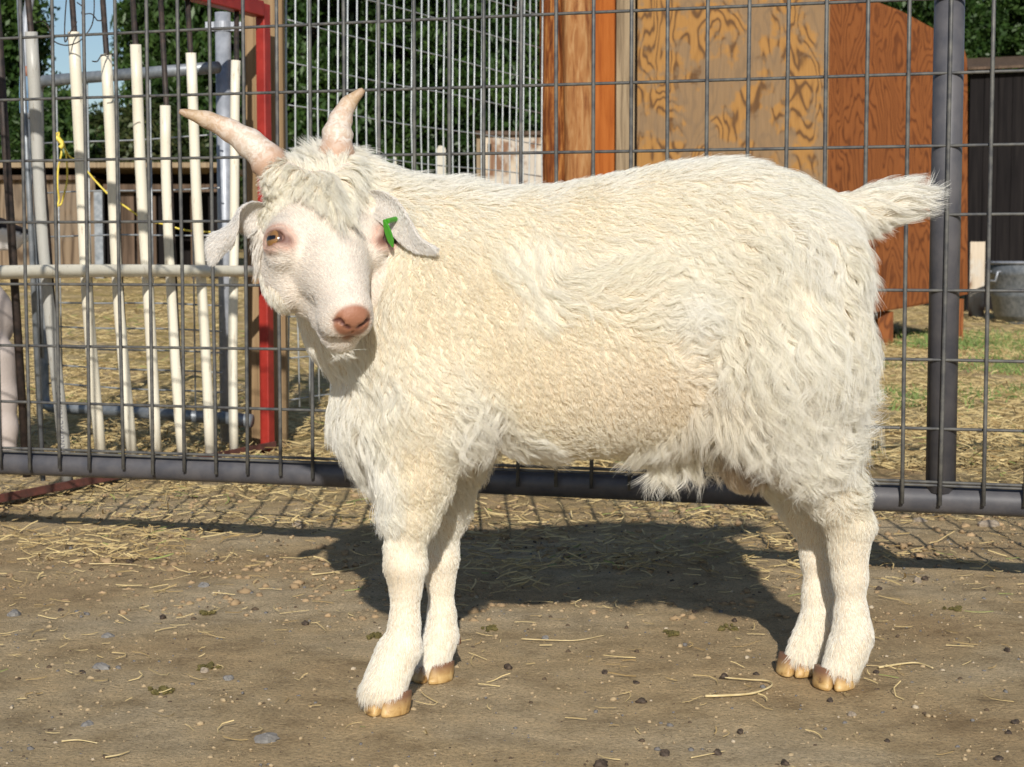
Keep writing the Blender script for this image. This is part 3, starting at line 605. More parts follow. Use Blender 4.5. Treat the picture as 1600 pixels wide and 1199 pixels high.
M['dung_green'] = simple('green_dung_crumb', (.07, .06, .015), (.15, .12, .04), 150, .9, 0, .8, .002)
def Gd(px, py):
    a = math.atan((py - 599.5) / FPX) + PITCH; Y = CH / math.tan(a) if a > 0 else 9; return np.array([(px - 800) / FPX * math.hypot(1, 0) * Y, Y, float(gz(0, Y))])
stones = [((313, 918), .0085, 'stone_blue', 'blue grey pebble in front of the mesh gate, left of the goat’s front legs'), ((160, 997), .0078, 'stone_blue', 'smooth rounded grey pebble at the lower left'),
          ((408, 1158), .0095, 'stone_blue', 'grey pebble near the bottom edge, left of the front hoof'), ((12, 962), .0095, 'stone_blue', 'grey pebble at the left edge of the bare dirt'),
          ((463, 822), .0120, 'stone_tan', 'tan angular stone beside the fringe of the goat’s chest, under the gate'), ((1441, 910), .0085, 'stone_tan', 'pale round stone just behind and right of the hind hooves'),
          ((1442, 818), .013, 'stone_tan', 'tan stone in the straw under the right part of the gate'), ((1552, 824), .016, 'stone_tan', 'flat tan stone in the straw by the right edge'),
          ((1340, 1118), .0050, 'stone_tan', 'tiny cream pebble in front of the hind hooves'), ((853, 999), .0055, 'stone_blue', 'small dark blue pebble in front of the goat’s belly shadow'),
          ((350, 1062), .006, 'stone_blue', 'small grey pebble next to a crumb of dung, lower left'), ((148, 1045), .0085, 'stone_blue', 'dark grey pebble beside a dropping at lower left'),
          ((124, 1135), .0065, 'stone_blue', 'dark flat pebble at the bottom left'), ((312, 1050), .006, 'stone_tan', 'tan pebble left of the front hoof, beside a brown crumb')]
for (c, s, mt, lab) in stones:
    mb = MB(); p = Gd(*c); Vv, Fv = lump(r, p + [0, 0, s * .12], s, 12, 8, .20); mb.add(Vv, Fv)
    tag(mb.build('pebble', M[mt], smooth=False), lab, 'stone', 'pebbles lying on the bare dirt')
drops = [(118, 1052), (473, 976), (196, 878), (86, 955), (947, 1053), (997, 1069), (1006, 1098), (794, 1045), (1187, 1055), (1123, 1090), (1163, 1145), (1043, 1180), (1127, 1180), (1397, 1160), (1585, 1018), (1590, 1147), (1380, 922), (1452, 906), (1547, 925), (1443, 875), (1090, 958), (1152, 972), (1137, 1060), (1378, 1052), (1305, 1097), (1575, 1187), (1235, 1196), (941, 1197), (1228, 895), (247, 966), (1600, 1130)]
for i, (a, b_) in enumerate(drops):
    s = [.0040, .0052, .0060, .0036, .0047][i % 5]; mb = MB(); p = Gd(a, b_); Vv, Fv = lump(r, p + [0, 0, s * .22], s, 12, 8, .26, .75); mb.add(Vv, Fv)
    tag(mb.build('dropping', M['dropping'], smooth=True), 'dark brown dry dropping lying on the bare dirt around the hooves', 'dropping', 'dry droppings scattered on the dirt')
for i, (a, b_) in enumerate([(243, 1083), (317, 958), (768, 984), (1050, 992), (1140, 984), (317, 1045), (583, 995 + 0), (1500, 955)]):
    mb = MB(); p = Gd(a, b_)
    for j in range(9): Vv, Fv = lump(r, p + [r.normal(0, .006), r.normal(0, .008), .002], r.uniform(.002, .005), 7, 5, .3); mb.add(Vv, Fv)
    tag(mb.build('dung_crumb', M['dung_green']), 'crumbled olive green dung lying flat on the bare dirt', 'dung', 'crumbled dung patches on the dirt')
def stalk(name, pts, rad, lab):
    mb = MB(); P = [Gd(a, b_) + [0, 0, .003] for a, b_ in pts]; Q = smoothpts(P, 5); mb.tube(Q, [rad * (1 - .5 * i / len(Q)) for i in range(len(Q))], 6)
    o_ = mb.build(name, M['stalk'], smooth=True); tag(o_, lab, 'straw', 'long single stalks on the dirt')
M['stalk'] = simple('pale_stalk', (.50, .38, .18), (.68, .55, .30), 60, .6, 0, .1, .0005)
stalk('bent_stalk', [(1107, 1092), (1140, 1091), (1180, 1088), (1205, 1080), (1213, 1073), (1205, 1068), (1175, 1066), (1138, 1063)], .0016, 'bent pale straw stalk folded back on itself in front of the hind hooves')
stalk('straw_stalk', [(1382, 1047), (1420, 1041), (1445, 1040), (1468, 1048)], .0015, 'pale straw stalk just right of the hind hooves')
stalk('straw_stalk', [(815, 1002), (860, 1004), (905, 1004), (948, 996)], .0009, 'thin long straw stalk in front of the belly shadow')
stalk('straw_stalk', [(132, 884), (175, 884), (208, 886)], .0011, 'straight pale straw stalk left of the front legs, near the gate')
stalk('straw_stalk', [(326, 799), (350, 803), (385, 815), (415, 829)], .0018, 'long curved yellow straw stalk under the gate')
stalk('straw_stalk', [(235, 990), (250, 986), (270, 983)], .0010, 'short straw stalk on top of a dung crumb at lower left')
stalk('straw_stalk', [(484, 901), (520, 897), (560, 889), (596, 877)], .0013, 'grey twig-like stalk in the head’s shadow by the front leg')
stalk('straw_stalk', [(1085, 1189), (1110, 1184), (1140, 1178)], .0008, 'faint thin stalk at the bottom right of centre')
stalk('straw_stalk', [(83, 1163), (110, 1161), (140, 1166)], .0010, 'pale curved straw stalk at the bottom left')
stalk('straw_stalk', [(152, 1188), (175, 1184), (192, 1178)], .0010, 'forked pale stalk at the very bottom left')
# ================================================================== WHITE GOAT
def unit(v): v = np.asarray(v, float); return v / (np.linalg.norm(v) + 1e-12)
def surface_nets(D, org, h):
    s = D < 0; nx, ny, nz_ = D.shape
    c = np.zeros((nx - 1, ny - 1, nz_ - 1), np.int8)
    for i in (0, 1):
        for j in (0, 1):
            for k in (0, 1): c += s[i:nx - 1 + i, j:ny - 1 + j, k:nz_ - 1 + k]
    idx = np.argwhere((c > 0) & (c < 8)); ids = np.full(c.shape, -1, np.int32); ids[tuple(idx.T)] = np.arange(len(idx))
    off = np.array([(i, j, k) for i in (0, 1) for j in (0, 1) for k in (0, 1)])
    vals = np.stack([D[tuple((idx + o).T)] for o in off], 1).astype(float)
    acc = np.zeros((len(idx), 3)); cnt = np.zeros(len(idx))
    for a in range(8):
        for b in range(a + 1, 8):
            if np.abs(off[a] - off[b]).sum() != 1: continue
            m_ = (vals[:, a] < 0) != (vals[:, b] < 0); t = vals[m_, a] / (vals[m_, a] - vals[m_, b])
            acc[m_] += off[a] + t[:, None] * (off[b] - off[a]); cnt[m_] += 1
    V = org + (idx + acc / cnt[:, None]) * h
    F = []
    for ax in range(3):
        o1, o2 = [q for q in range(3) if q != ax]
        sl = lambda d: tuple(slice(1, -1) if q != ax else (slice(0, -1) if d == 0 else slice(1, None)) for q in range(3))
        A0, A1 = s[sl(0)], s[sl(1)]; e = np.argwhere(A0 != A1)
        if len(e) == 0: continue
        inside = A0[tuple(e.T)]
        base = e.copy(); base[:, o1] += 1; base[:, o2] += 1
        def cid(d1, d2): q = base.copy(); q[:, o1] -= d1; q[:, o2] -= d2; return ids[tuple(q.T)]
        quad = np.stack([cid(1, 1), cid(0, 1), cid(0, 0), cid(1, 0)], 1)
        flip = inside if ax != 1 else ~inside
        quad[~flip] = quad[~flip][:, ::-1]; F.append(quad)
    F = np.concatenate(F); return V, F[(F >= 0).all(1)]
class Field:
    def __init__(s, lo, hi, h):
        s.lo = np.array(lo, float); s.h = h; s.n = np.ceil((np.array(hi) - s.lo) / h).astype(int) + 1
        s.D = np.full(s.n, .5, np.float32)
    def region(s, lo, hi):
        a = np.clip(((np.array(lo) - s.lo) / s.h).astype(int), 0, s.n - 1); b = np.clip(np.ceil((np.array(hi) - s.lo) / s.h).astype(int) + 1, 1, s.n)
        g = [(s.lo[i] + np.arange(a[i], b[i]) * s.h).astype(np.float32) for i in range(3)]
        X, Y, Z = np.meshgrid(*g, indexing='ij'); return tuple(slice(a[i], b[i]) for i in range(3)), X, Y, Z
    def merge(s, sl, d, k):
        A = s.D[sl]; h_ = np.clip(.5 + .5 * (A - d) / k, 0, 1); s.D[sl] = A + (d - A) * h_ - k * h_ * (1 - h_)
    def cut(s, sl, d, k):
        A = s.D[sl]; d = -d; h_ = np.clip(.5 - .5 * (A - d) / k, 0, 1); s.D[sl] = A + (d - A) * h_ + k * h_ * (1 - h_)
    def ell(s, c, axes, r, k=.01, op='merge'):
        c = np.array(c, float); r = np.array(r, float); R = np.array([unit(a) for a in axes]); m_ = r.max() + k * 1.5 + .006
        sl, X, Y, Z = s.region(c - m_, c + m_)
        P = [(X - c[0]) * R[i][0] + (Y - c[1]) * R[i][1] + (Z - c[2]) * R[i][2] for i in range(3)]
        k0 = np.sqrt(sum((P[i] / r[i]) ** 2 for i in range(3))); k1 = np.sqrt(sum((P[i] / r[i] ** 2) ** 2 for i in range(3))) + 1e-6
        getattr(s, op)(sl, k0 * (k0 - 1) / k1, k)
    def cone(s, A, B, ra, rb, k=.015, flat=None, fr=1.0, op='merge'):
        A = np.array(A, float); B = np.array(B, float); m_ = max(ra, rb) * max(1, fr) + k * 1.5 + .006
        sl, X, Y, Z = s.region(np.minimum(A, B) - m_, np.maximum(A, B) + m_)
        u = B - A; L = u.dot(u); t = np.clip(((X - A[0]) * u[0] + (Y - A[1]) * u[1] + (Z - A[2]) * u[2]) / L, 0, 1)
        P = [X - (A[0] + t * u[0]), Y - (A[1] + t * u[1]), Z - (A[2] + t * u[2])]
        if flat is not None:
            f_ = unit(flat); q = P[0] * f_[0] + P[1] * f_[1] + P[2] * f_[2]; P = [P[i] + f_[i] * q * (1 / fr - 1) for i in range(3)]
        d = np.sqrt(P[0] ** 2 + P[1] ** 2 + P[2] ** 2) - (ra + (rb - ra) * t); getattr(s, op)(sl, d, k)
    def chain(s, pts, k=.015, **kw):
        for (a, ra), (b, rb) in zip(pts[:-1], pts[1:]): s.cone(a, b, ra, rb, k, **kw)
XA, YA, ZA = np.eye(3)
def Yc(px): return 1.868 + (1.935 - 1.868) * (px - 620) / 700.0
# ---- head frame
Fh = unit([.33, -.78, -.56]); Sh = np.array([-.84, -.52, -.10]); Sh = unit(Sh - Fh * Sh.dot(Fh)); Uh = np.cross(Sh, Fh); Uh = Uh if Uh[1] < 0 else -Uh
EYEM = W(512, 384, 1.765); Oh = EYEM - .085 * Fh - .022 * Uh
FK = .84
def H(f, s, u): f = f if f < .09 else .09 + (f - .09) * FK; return Oh + Fh * f + (Sh * s + Uh * u) * 1.09
HX = (Fh, Sh, Uh)
fld = Field((-.56, 1.62, -.008), (.50, 2.08, .665), .0025)
# ---- torso
st = np.array([  # px, top, bottom, half width
    (548, 400, 560, .045), (575, 335, 640, .072), (620, 305, 680, .090), (690, 300, 688, .106), (780, 301, 700, .118), (870, 293, 712, .124), (960, 276, 708, .124),
    (1050, 260, 694, .120), (1120, 254, 684, .114), (1190, 262, 668, .106), (1250, 284, 640, .098), (1294, 312, 590, .084), (1320, 345, 530, .062), (1336, 400, 470, .03)], float)
sx_ = np.array([W(a, 500, Yc(a))[0] for a in st[:, 0]]); stz = np.array([W(a, b, Yc(a))[2] for a, b in st[:, :2]]); sbz = np.array([W(a, c, Yc(a))[2] for a, c in st[:, [0, 2]]])
sl, X, Y, Z = fld.region((sx_[0] - .01, 1.70, .15), (sx_[-1] + .01, 2.07, .64))
xs = X[:, 0, 0]
def cub(x, xp, yp):   # smooth interpolation
    i = np.clip(np.searchsorted(xp, x) - 1, 0, len(xp) - 2); t = np.clip((x - xp[i]) / (xp[i + 1] - xp[i]), 0, 1); mm_ = np.gradient(yp, xp); h_ = xp[i + 1] - xp[i]
    return (2 * t**3 - 3 * t**2 + 1) * yp[i] + (t**3 - 2 * t**2 + t) * h_ * mm_[i] + (-2 * t**3 + 3 * t**2) * yp[i + 1] + (t**3 - t**2) * h_ * mm_[i + 1]
zt_ = cub(xs, sx_, stz); zb_ = cub(xs, sx_, sbz); hw_ = cub(xs, sx_, st[:, 3]); yc_ = np.interp(xs, sx_, [Yc(a) for a in st[:, 0]])
ex = np.maximum(np.maximum(sx_[0] - xs, xs - sx_[-1]), 0)
zc_ = ((zt_ + zb_) / 2)[:, None, None]; hh_ = ((zt_ - zb_) / 2)[:, None, None]; hw3 = hw_[:, None, None]
zz = (Z - zc_) / hh_; yy = np.abs(Y - yc_[:, None, None]) / (hw3 * (1 - .16 * np.clip(zz, 0, 1)))
q = (yy ** 2.25 + np.abs(zz) ** 2.25) ** (1 / 2.25)
d = (q - 1) * np.minimum(hh_, hw3) + ex[:, None, None] * 1.0
fld.merge(sl, d, .004)
# ---- neck and chest
nb = W(640, 420, 1.868); 
fld.chain([(W(690, 420, 1.868), .088), (W(600, 400, 1.865), .076), (W(520, 330, 1.862), .060), (H(.02, 0, -.015), .050)], .03)
fld.chain([(W(645, 540, 1.87), .080), (W(570, 500, 1.865), .063), (W(518, 400, 1.855), .052)], .03)
fld.chain([(W(645, 610, 1.868), .080), (W(605, 640, 1.868), .052), (W(610, 700, 1.868), .036)], .03, flat=YA, fr=1.15)
# ---- legs: (px, py, Y, radius)
def leg(lst, k=.012, **kw): fld.chain([(W(a, b, y_), r_) for a, b, y_, r_ in lst], k, **kw)
leg([(668, 470, 1.805, .058), (690, 610, 1.80, .052), (658, 690, 1.80, .044)], .03)
leg([(664, 650, 1.80, .046), (650, 740, 1.80, .0375), (640, 800, 1.80, .0280), (632, 858, 1.80, .0192), (633, 885, 1.799, .0212), (634, 915, 1.80, .0161), (632, 975, 1.80, .0154), (628, 1012, 1.799, .0197), (616, 1042, 1.796, .0181), (603, 1080, 1.79, .0203)], .008, flat=XA, fr=1.0)
leg([(612, 1020, 1.80, .0163), (590, 1080, 1.788, .0177)], .01)
leg([(720, 470, 1.93, .058), (730, 610, 1.935, .050), (705, 700, 1.936, .040), (690, 790, 1.936, .030), (686, 850, 1.936, .0192), (686, 875, 1.936, .0209), (688, 905, 1.937, .0147), (690, 960, 1.938, .0141), (689, 992, 1.938, .0177), (682, 1015, 1.935, .0163), (673, 1045, 1.930, .0177)], .01)
leg([(1235, 420, 1.865, .070), (1232, 540, 1.850, .066), (1205, 630, 1.850, .050)], .035)
leg([(1275, 420, 1.875, .044), (1278, 540, 1.865, .044), (1272, 660, 1.868, .043)], .035)
leg([(1210, 600, 1.852, .058), (1262, 690, 1.868, .045), (1306, 770, 1.888, .031), (1328, 822, 1.900, .0245), (1326, 860, 1.903, .0192), (1328, 900, 1.905, .0171), (1330, 960, 1.907, .0158), (1332, 992, 1.907, .0195), (1324, 1018, 1.904, .0186), (1313, 1048, 1.898, .0200)], .014)
leg([(1332, 985, 1.908, .0158), (1342, 1000, 1.912, .0112)], .008)
leg([(1215, 430, 2.00, .066), (1190, 560, 2.02, .058), (1190, 640, 2.01, .050), (1232, 720, 1.995, .038), (1262, 790, 1.985, .029), (1276, 825, 1.980, .0225), (1277, 870, 1.978, .0171), (1278, 930, 1.974, .0153), (1276, 975, 1.970, .0171), (1264, 1005, 1.966, .0177), (1252, 1030, 1.958, .0186)], .014)
# groin
fld.ell(W(1160, 722, 1.90), (XA, YA, ZA), (.024, .028, .034), .016)
fld.cone(W(1130, 690, 1.925), W(1030, 705, 1.91), .018, .013, .02)
# tail stump
fld.chain([(W(1322, 345, 1.935), .030), (W(1362, 326, 1.94), .018), (W(1405, 314, 1.94), .012), (W(1430, 308, 1.94), .007)], .02)
HS = 1.09
def hell(c, axes, r, k=.01, **kw): fld.ell(c, axes, (r[0], r[1] * HS, r[2] * HS), k, **kw)
def hchain(pts, k, **kw): fld.chain([(p, r_ * HS) for p, r_ in pts], k, **kw)
# ---- head
hell(H(.040, 0, .004), HX, (.066, .054, .054), .012)
hell(H(.030, 0, .034), HX, (.045, .036, .030), .012)
for s in (-1, 1):
    hell(H(.083, s * .0415, .020), HX, (.031, .019, .023), .012)
    hell(H(.075, s * .036, -.020), HX, (.045, .020, .032), .016)
    hell(H(.012, s * .030, .050), HX, (.020, .020, .020), .014)
hchain([(H(.072, 0, .010), .047), (H(.118, 0, .010), .0345), (H(.158, 0, .008), .0250), (H(.190, 0, .004), .0218)], .014, flat=Sh, fr=.93)
hchain([(H(.035, 0, -.028), .038), (H(.100, 0, -.026), .0260), (H(.155, 0, -.025), .0180), (H(.180, 0, -.024), .0160)], .012, flat=Sh, fr=1.05)
hell(H(.196, 0, .002), HX, (.022, .0215, .0210), .010)
hell(H(.183, 0, -.027), HX, (.021, .0185, .0165), .008)
for s in (-1, 1):
    hell(H(.188, s * .0125, -.008), HX, (.022, .0135, .016), .008)
hell(H(.213, 0, .006), HX, (.0085, .0135, .0125), .006)          # nose pad
fld.cone(H(.2155, 0, .000), H(.210, 0, -.013), .0042, .0035, .004)
for s in (-1, 1):
    hell(H(.2195, s * .0068, .0075), HX, (.0030, .0050, .0050), .003)    # alar rims
    fld.cone(H(.2235, s * .0040, .0010), H(.2175, s * .0125, .0062), .0017, .0024, .0022, op='cut')
    fld.cone(H(.2175, s * .0125, .0062), H(.2120, s * .0165, .0035), .0024, .0012, .0022, op='cut')
fld.cone(H(.221, 0, -.002), H(.214, 0, -.016), .0010, .0010, .002, op='cut')
MOUTH = {}
for s in (-1, 1):
    pts = [H(.2125, s * .001, -.0165), H(.206, s * .0125, -.0170), H(.192, s * .0200, -.0145), H(.173, s * .0238, -.0090), H(.158, s * .0262, -.0010)]
    MOUTH[s] = pts
    for a, b_ in zip(pts[:-1], pts[1:]): fld.cone(a, b_, .0024, .0024, .0030, op='cut')
# eye sockets
EYE = {s: H(.089, s * .0485, .0270) for s in (-1, 1)}; ER = .0128
def eyeaxes(q):
    out = unit(Sh * q + Uh * .50 + Fh * .12); a_ = Fh * .60 + Uh * .80; fo_ = unit(a_ - out * a_.dot(out)); upv = unit(np.cross(out, fo_)); return out, fo_, (upv if upv.dot(Fh) < 0 else -upv)
for s in (-1, 1):
    out, fo_, upv = eyeaxes(s)
    fld.ell(EYE[s] + out * .0040, (fo_, upv, out), (.0175, .0130, .0105), .004)                 # lid mound
    fld.ell(EYE[s] + out * .0120, (unit(fo_ - upv * .12), upv, out), (.0145, .0072, .0125), .0015, op='cut')
    fld.cone(EYE[s] + out * .0105 + fo_ * .009 - upv * .002, EYE[s] + out * .0050 + fo_ * .0235 - upv * .006, .0032, .0014, .002, op='cut')
    fld.cone(EYE[s] - fo_ * .010 - upv * .016 + out * .004, EYE[s] + fo_ * .012 - upv * .021 + out * .003, .0022, .0015, .006, op='cut')
BV, BF = surface_nets(fld.D, fld.lo, fld.h); del fld.D
# ---- smooth a little
def smooth(V, F, it, lam=.5):
    e = np.concatenate([F[:, [0, 1]], F[:, [1, 2]], F[:, [2, 3]], F[:, [3, 0]]]); n_ = len(V)
    deg = np.bincount(e[:, 0], minlength=n_) + np.bincount(e[:, 1], minlength=n_); deg = np.maximum(deg, 1)[:, None]
    for _ in range(it):
        acc = np.stack([np.bincount(e[:, 0], V[e[:, 1], i], n_) + np.bincount(e[:, 1], V[e[:, 0], i], n_) for i in range(3)], 1)
        V = V + lam * (acc / deg - V)
    return V
BV = smooth(BV, BF, 2)
goat_org = np.array([W(960, 1000, 1.9)[0], 1.89, 0.0])
goat = empty('goat', goat_org, 'white curly-coated young goat with horns and a green ear tag, standing side-on, head turned', 'goat')
bme = bpy.data.meshes.new('body'); fast_mesh(bme, BV - goat_org, BF)
bme.polygons.foreach_set('use_smooth', [True] * len(bme.polygons))
body = link(bpy.data.objects.new('body', bme)); body.parent = goat
NV = np.zeros(len(bme.vertices) * 3, np.float32); bme.vertices.foreach_get('normal', NV); NV = NV.reshape(-1, 3).astype(float)
# local head coordinates of every point
def hl(P): Q = P - Oh; f_ = Q @ Fh; return np.where(f_ < .09, f_, .09 + (f_ - .09) / FK), Q @ Sh / 1.09, Q @ Uh / 1.09
def seg_dist(P, A, B):
    u = B - A; t = np.clip(((P - A) @ u) / u.dot(u), 0, 1); return np.linalg.norm(P - A - t[:, None] * u, axis=1)
def face_masks(P):
    f, s, u = hl(P)
    nose = np.exp(-(np.maximum((np.sqrt(((f - .218) / .0125) ** 2 + (s / .0165) ** 2 + ((u - .005) / .0150) ** 2) - 1), 0) / .16) ** 2)
    nose = np.maximum(nose, np.exp(-(seg_dist(P, H(.217, 0, -.003), H(.211, 0, -.016)) / .0065) ** 4))
    mouth = np.full(len(P), 9.0)
    for q in (-1, 1):
        for a, b_ in zip(MOUTH[q][:-1], MOUTH[q][1:]): mouth = np.minimum(mouth, seg_dist(P, a, b_))
    eye = np.full(len(P), 9.0)
    for q in (-1, 1):
        out, fo_, upv = eyeaxes(q)
        D_ = P - (EYE[q] + out * .009 + fo_ * .002); e1 = np.sqrt(((D_ @ fo_) / 1.55) ** 2 + (D_ @ upv) ** 2 + ((D_ @ out) / 1.3) ** 2)
        eye = np.minimum(eye, e1); eye = np.minimum(eye, seg_dist(P, EYE[q] + out * .009 + fo_ * .010 - upv * .002, EYE[q] + out * .0045 + fo_ * .022 - upv * .0055) + .0035)
    return nose, mouth, eye
nose, mouth, eye = face_masks(BV)
col = np.tile(np.array([.66, .56, .42]), (len(BV), 1))
f, s, u = hl(BV); hd = (np.linalg.norm(BV - H(.1, 0, 0), axis=1) < .16) & (np.hypot(s, u) < np.where(u > .004, np.interp(f, [.09, .118, .19, .23], [.082, .054, .040, .036]), np.interp(f, [.09, .118, .19, .23], [.060, .050, .042, .036]))) & (f > -.01)
def blend(c, mask): global col; col = col * (1 - mask[:, None]) + np.array(c) * mask[:, None]
blend((.62, .535, .45), hd * 1.0)
blend((.42, .14, .07), np.clip(np.exp(-(eye / .0128) ** 4), 0, 1) * .72); blend((.10, .04, .03), np.exp(-(eye / .0100) ** 6) * .85)
blend((.35, .155, .09), nose * hd); nostr = np.zeros(len(BV))
for q in (-1, 1): nostr = np.maximum(nostr, np.exp(-(np.minimum(seg_dist(BV, H(.2225, q * .0045, .0012), H(.2165, q * .0125, .0062)), seg_dist(BV, H(.2165, q * .0125, .0062), H(.2115, q * .0160, .0037))) / .0026) ** 4))
blend((.09, .03, .025), nostr); blend((.15, .075, .06), np.exp(-(mouth / .0027) ** 4) * hd * .9)
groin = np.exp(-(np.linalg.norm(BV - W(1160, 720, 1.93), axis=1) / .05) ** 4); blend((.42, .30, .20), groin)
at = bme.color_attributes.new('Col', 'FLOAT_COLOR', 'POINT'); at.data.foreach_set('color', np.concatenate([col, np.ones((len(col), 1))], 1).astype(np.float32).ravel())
m, n, l, b = newmat('goat_skin'); a = n.new("ShaderNodeAttribute"); a.attribute_name = 'Col'; l.new(a.outputs['Color'], b.inputs['Base Color'])
b.inputs['Roughness'].default_value = .55; b.inputs['Subsurface Weight'].default_value = 0; tnx = nz(n, l, coords(n, l), 500, 3, .6); bump(n, l, tnx.outputs[0], b, .7, .0009); bme.materials.append(m)
# ---- eyes
m, n, l, b = newmat('goat_eye'); a = n.new("ShaderNodeAttribute"); a.attribute_name = 'Col'; l.new(a.outputs['Color'], b.inputs['Base Color']); b.inputs['Roughness'].default_value = .08; b.inputs['Coat Weight'].default_value = .6; M['eye'] = m
for q in (-1, 1):
    out = unit(Sh * q + Uh * .50 + Fh * .12); look = unit(out + np.array([.0, -.25, 0]) * 1.0); fo_ = unit(np.array([.9, .1, -.1]) - out * out.dot([.9, .1, -.1])); upv = np.cross(out, fo_)
    th_ = np.linspace(0, math.pi, 40); V = []; C_ = []
    for t in th_:
        for k in range(48):
            a_ = 2 * math.pi * k / 48; dv = look * math.cos(t) + (fo_ * math.cos(a_) + upv * math.sin(a_)) * math.sin(t); V.append(EYE[q] + unit(dv) * ER)
            x_, y_ = math.sin(t) * math.cos(a_), math.sin(t) * math.sin(a_)
            if t < .86:
                c_ = np.array([.23, .115, .04]) * (1 + .25 * math.sin(a_ * 22)) * (.75 + .5 * t)
                if t > .74: c_ = np.array([.08, .045, .02])
                if abs(y_) < .17 and abs(x_) < .50: c_ = np.array([.008, .006, .006])
            elif t < 1.2: c_ = np.array([.10, .05, .035])
            else: c_ = np.array([.35, .18, .13])
            C_.append((*c_, 1))
    F = [(i * 48 + k, (i + 1) * 48 + k, (i + 1) * 48 + (k + 1) % 48, i * 48 + (k + 1) % 48) for i in range(39) for k in range(48)]
    V = [p + out * .0012 for p in V]; mb = MB(); mb.add(V, F); o_ = mb.build('eye', M['eye'], goat, smooth=True)
    at = o_.data.color_attributes.new('Col', 'FLOAT_COLOR', 'POINT'); at.data.foreach_set('color', np.array(C_, np.float32).ravel())
# ---- horns
m, n, l, b = newmat('horn'); a = n.new("ShaderNodeAttribute"); a.attribute_name = 'T'; v = coords(n, l); hnz = nz(n, l, v, 130, 5, .7, 1.0)
r1 = ramp(n, [(.0, (.46, .29, .21)), (.26, (.50, .33, .23)), (.38, (.60, .49, .39)), (.6, (.56, .40, .29)), (.85, (.44, .30, .17)), (1, (.33, .20, .11))]); l.new(a.outputs['Fac'], r1.inputs[0])
fl = ramp(n, [(.42, (0, 0, 0)), (.58, (1, 1, 1))]); l.new(hnz.outputs[0], fl.inputs[0])
mk = ramp(n, [(.20, (0, 0, 0)), (.32, (.9, .9, .9)), (.6, (.6, .6, .6)), (.9, (.2, .2, .2))]); l.new(a.outputs['Fac'], mk.inputs[0])
mu = n.new("ShaderNodeMath"); mu.operation = 'MULTIPLY'; l.new(fl.outputs[0], mu.inputs[0]); l.new(mk.outputs[0], mu.inputs[1])
c = mixc(n, l, mu.outputs[0], r1.outputs[0], (.76, .68, .60)); l.new(c, b.inputs['Base Color']); b.inputs['Roughness'].default_value = .55; bump(n, l, hnz.outputs[0], b, .5, .0015); M['horn'] = m
def horn(pts, rads, name='horn'):
    P = np.array(smoothpts(pts, 9)); R_ = np.interp(np.linspace(0, 1, len(P)), np.linspace(0, 1, len(rads)), rads)
    rg = np.random.default_rng(3); ring = 1 + .055 * np.sin(np.linspace(0, 34, len(P)) + rg.uniform(0, 2)) + rg.normal(0, .012, len(P))
    mb = MB(); mb.tube(P, list(R_ * ring), 28); o_ = mb.build(name, M['horn'], goat, smooth=True)
    t = np.repeat(np.linspace(0, 1, len(P)), 28); at = o_.data.attributes.new('T', 'FLOAT', 'POINT'); at.data.foreach_set('value', t.astype(np.float32))
    # flatten slightly
    return o_
horn([W(446, 300, 1.80), W(414, 246, 1.80), W(372, 212, 1.798), (W(328, 189, 1.792)), W(280, 174, 1.782)], [.017, .0185, .0155, .0115, .0085, .0022])
horn([W(524, 290, 1.825), W(526, 232, 1.835), W(530, 196, 1.842), W(543, 165, 1.848), W(568, 140, 1.850)], [.0175, .0185, .0165, .0120, .0085, .0026])
# ---- ears
def ear(spine, wid, wdir, cup, th, name='ear'):
    """spine: world points base->tip, wid: half widths, wdir: width directions, cup: bending of the blade"""
    P = np.array(smoothpts(spine, 7)); m_ = len(P); tt = np.linspace(0, 1, m_); k_ = len(wid)
    Wd = np.interp(tt, np.linspace(0, 1, k_), wid); WD = np.stack([np.interp(tt, np.linspace(0, 1, len(wdir)), np.array(wdir)[:, i]) for i in range(3)], 1)
    CU = np.interp(tt, np.linspace(0, 1, len(cup)), cup); nn = 17; top = []; bot = []
    for i in range(m_):
        tg = unit(P[min(i + 1, m_ - 1)] - P[max(i - 1, 0)]); wd = unit(WD[i] - tg * WD[i].dot(tg)); nr = np.cross(tg, wd)
        for j in range(nn):
            v_ = -1 + 2 * j / (nn - 1); ang = v_ * CU[i]
            if abs(CU[i]) > 1e-3: off_ = wd * math.sin(ang) / CU[i] + nr * (1 - math.cos(ang)) / CU[i]
            else: off_ = wd * v_
            p = P[i] + off_ * Wd[i]; e_ = th * (1 - .75 * v_ * v_)
            top.append(p + nr * e_ / 2); bot.append(p - nr * e_ / 2)
    nT = m_ * nn; V = np.array(top + bot); F = []
    for i in range(m_ - 1):
        for j in range(nn - 1):
            a = i * nn + j; F.append((a, a + 1, a + nn + 1, a + nn)); F.append((nT + a, nT + a + nn, nT + a + nn + 1, nT + a + 1))
        for j in (0, nn - 1):
            a = i * nn + j; F.append((a, a + nn, nT + a + nn, nT + a))
    for j in range(nn - 1):
        a = (m_ - 1) * nn + j; F.append((a, a + 1, nT + a + 1, nT + a)); F.append((j, j + 1, nT + j + 1, nT + j))
    mb = MB(); mb.add(V, F); return mb, V, F
m, n, l, b = newmat('ear_skin'); tt_ = nz(n, l, coords(n, l, (1, 1, 1)), 120, 4, .6); r_ = ramp(n, [(.3, (.52, .46, .40)), (.7, (.64, .59, .53))]); l.new(tt_.outputs[0], r_.inputs[0]); l.new(r_.outputs[0], b.inputs['Base Color']); b.inputs['Roughness'].default_value = .6; b.inputs['Subsurface Weight'].default_value = .0; M['ear'] = m
ears = []
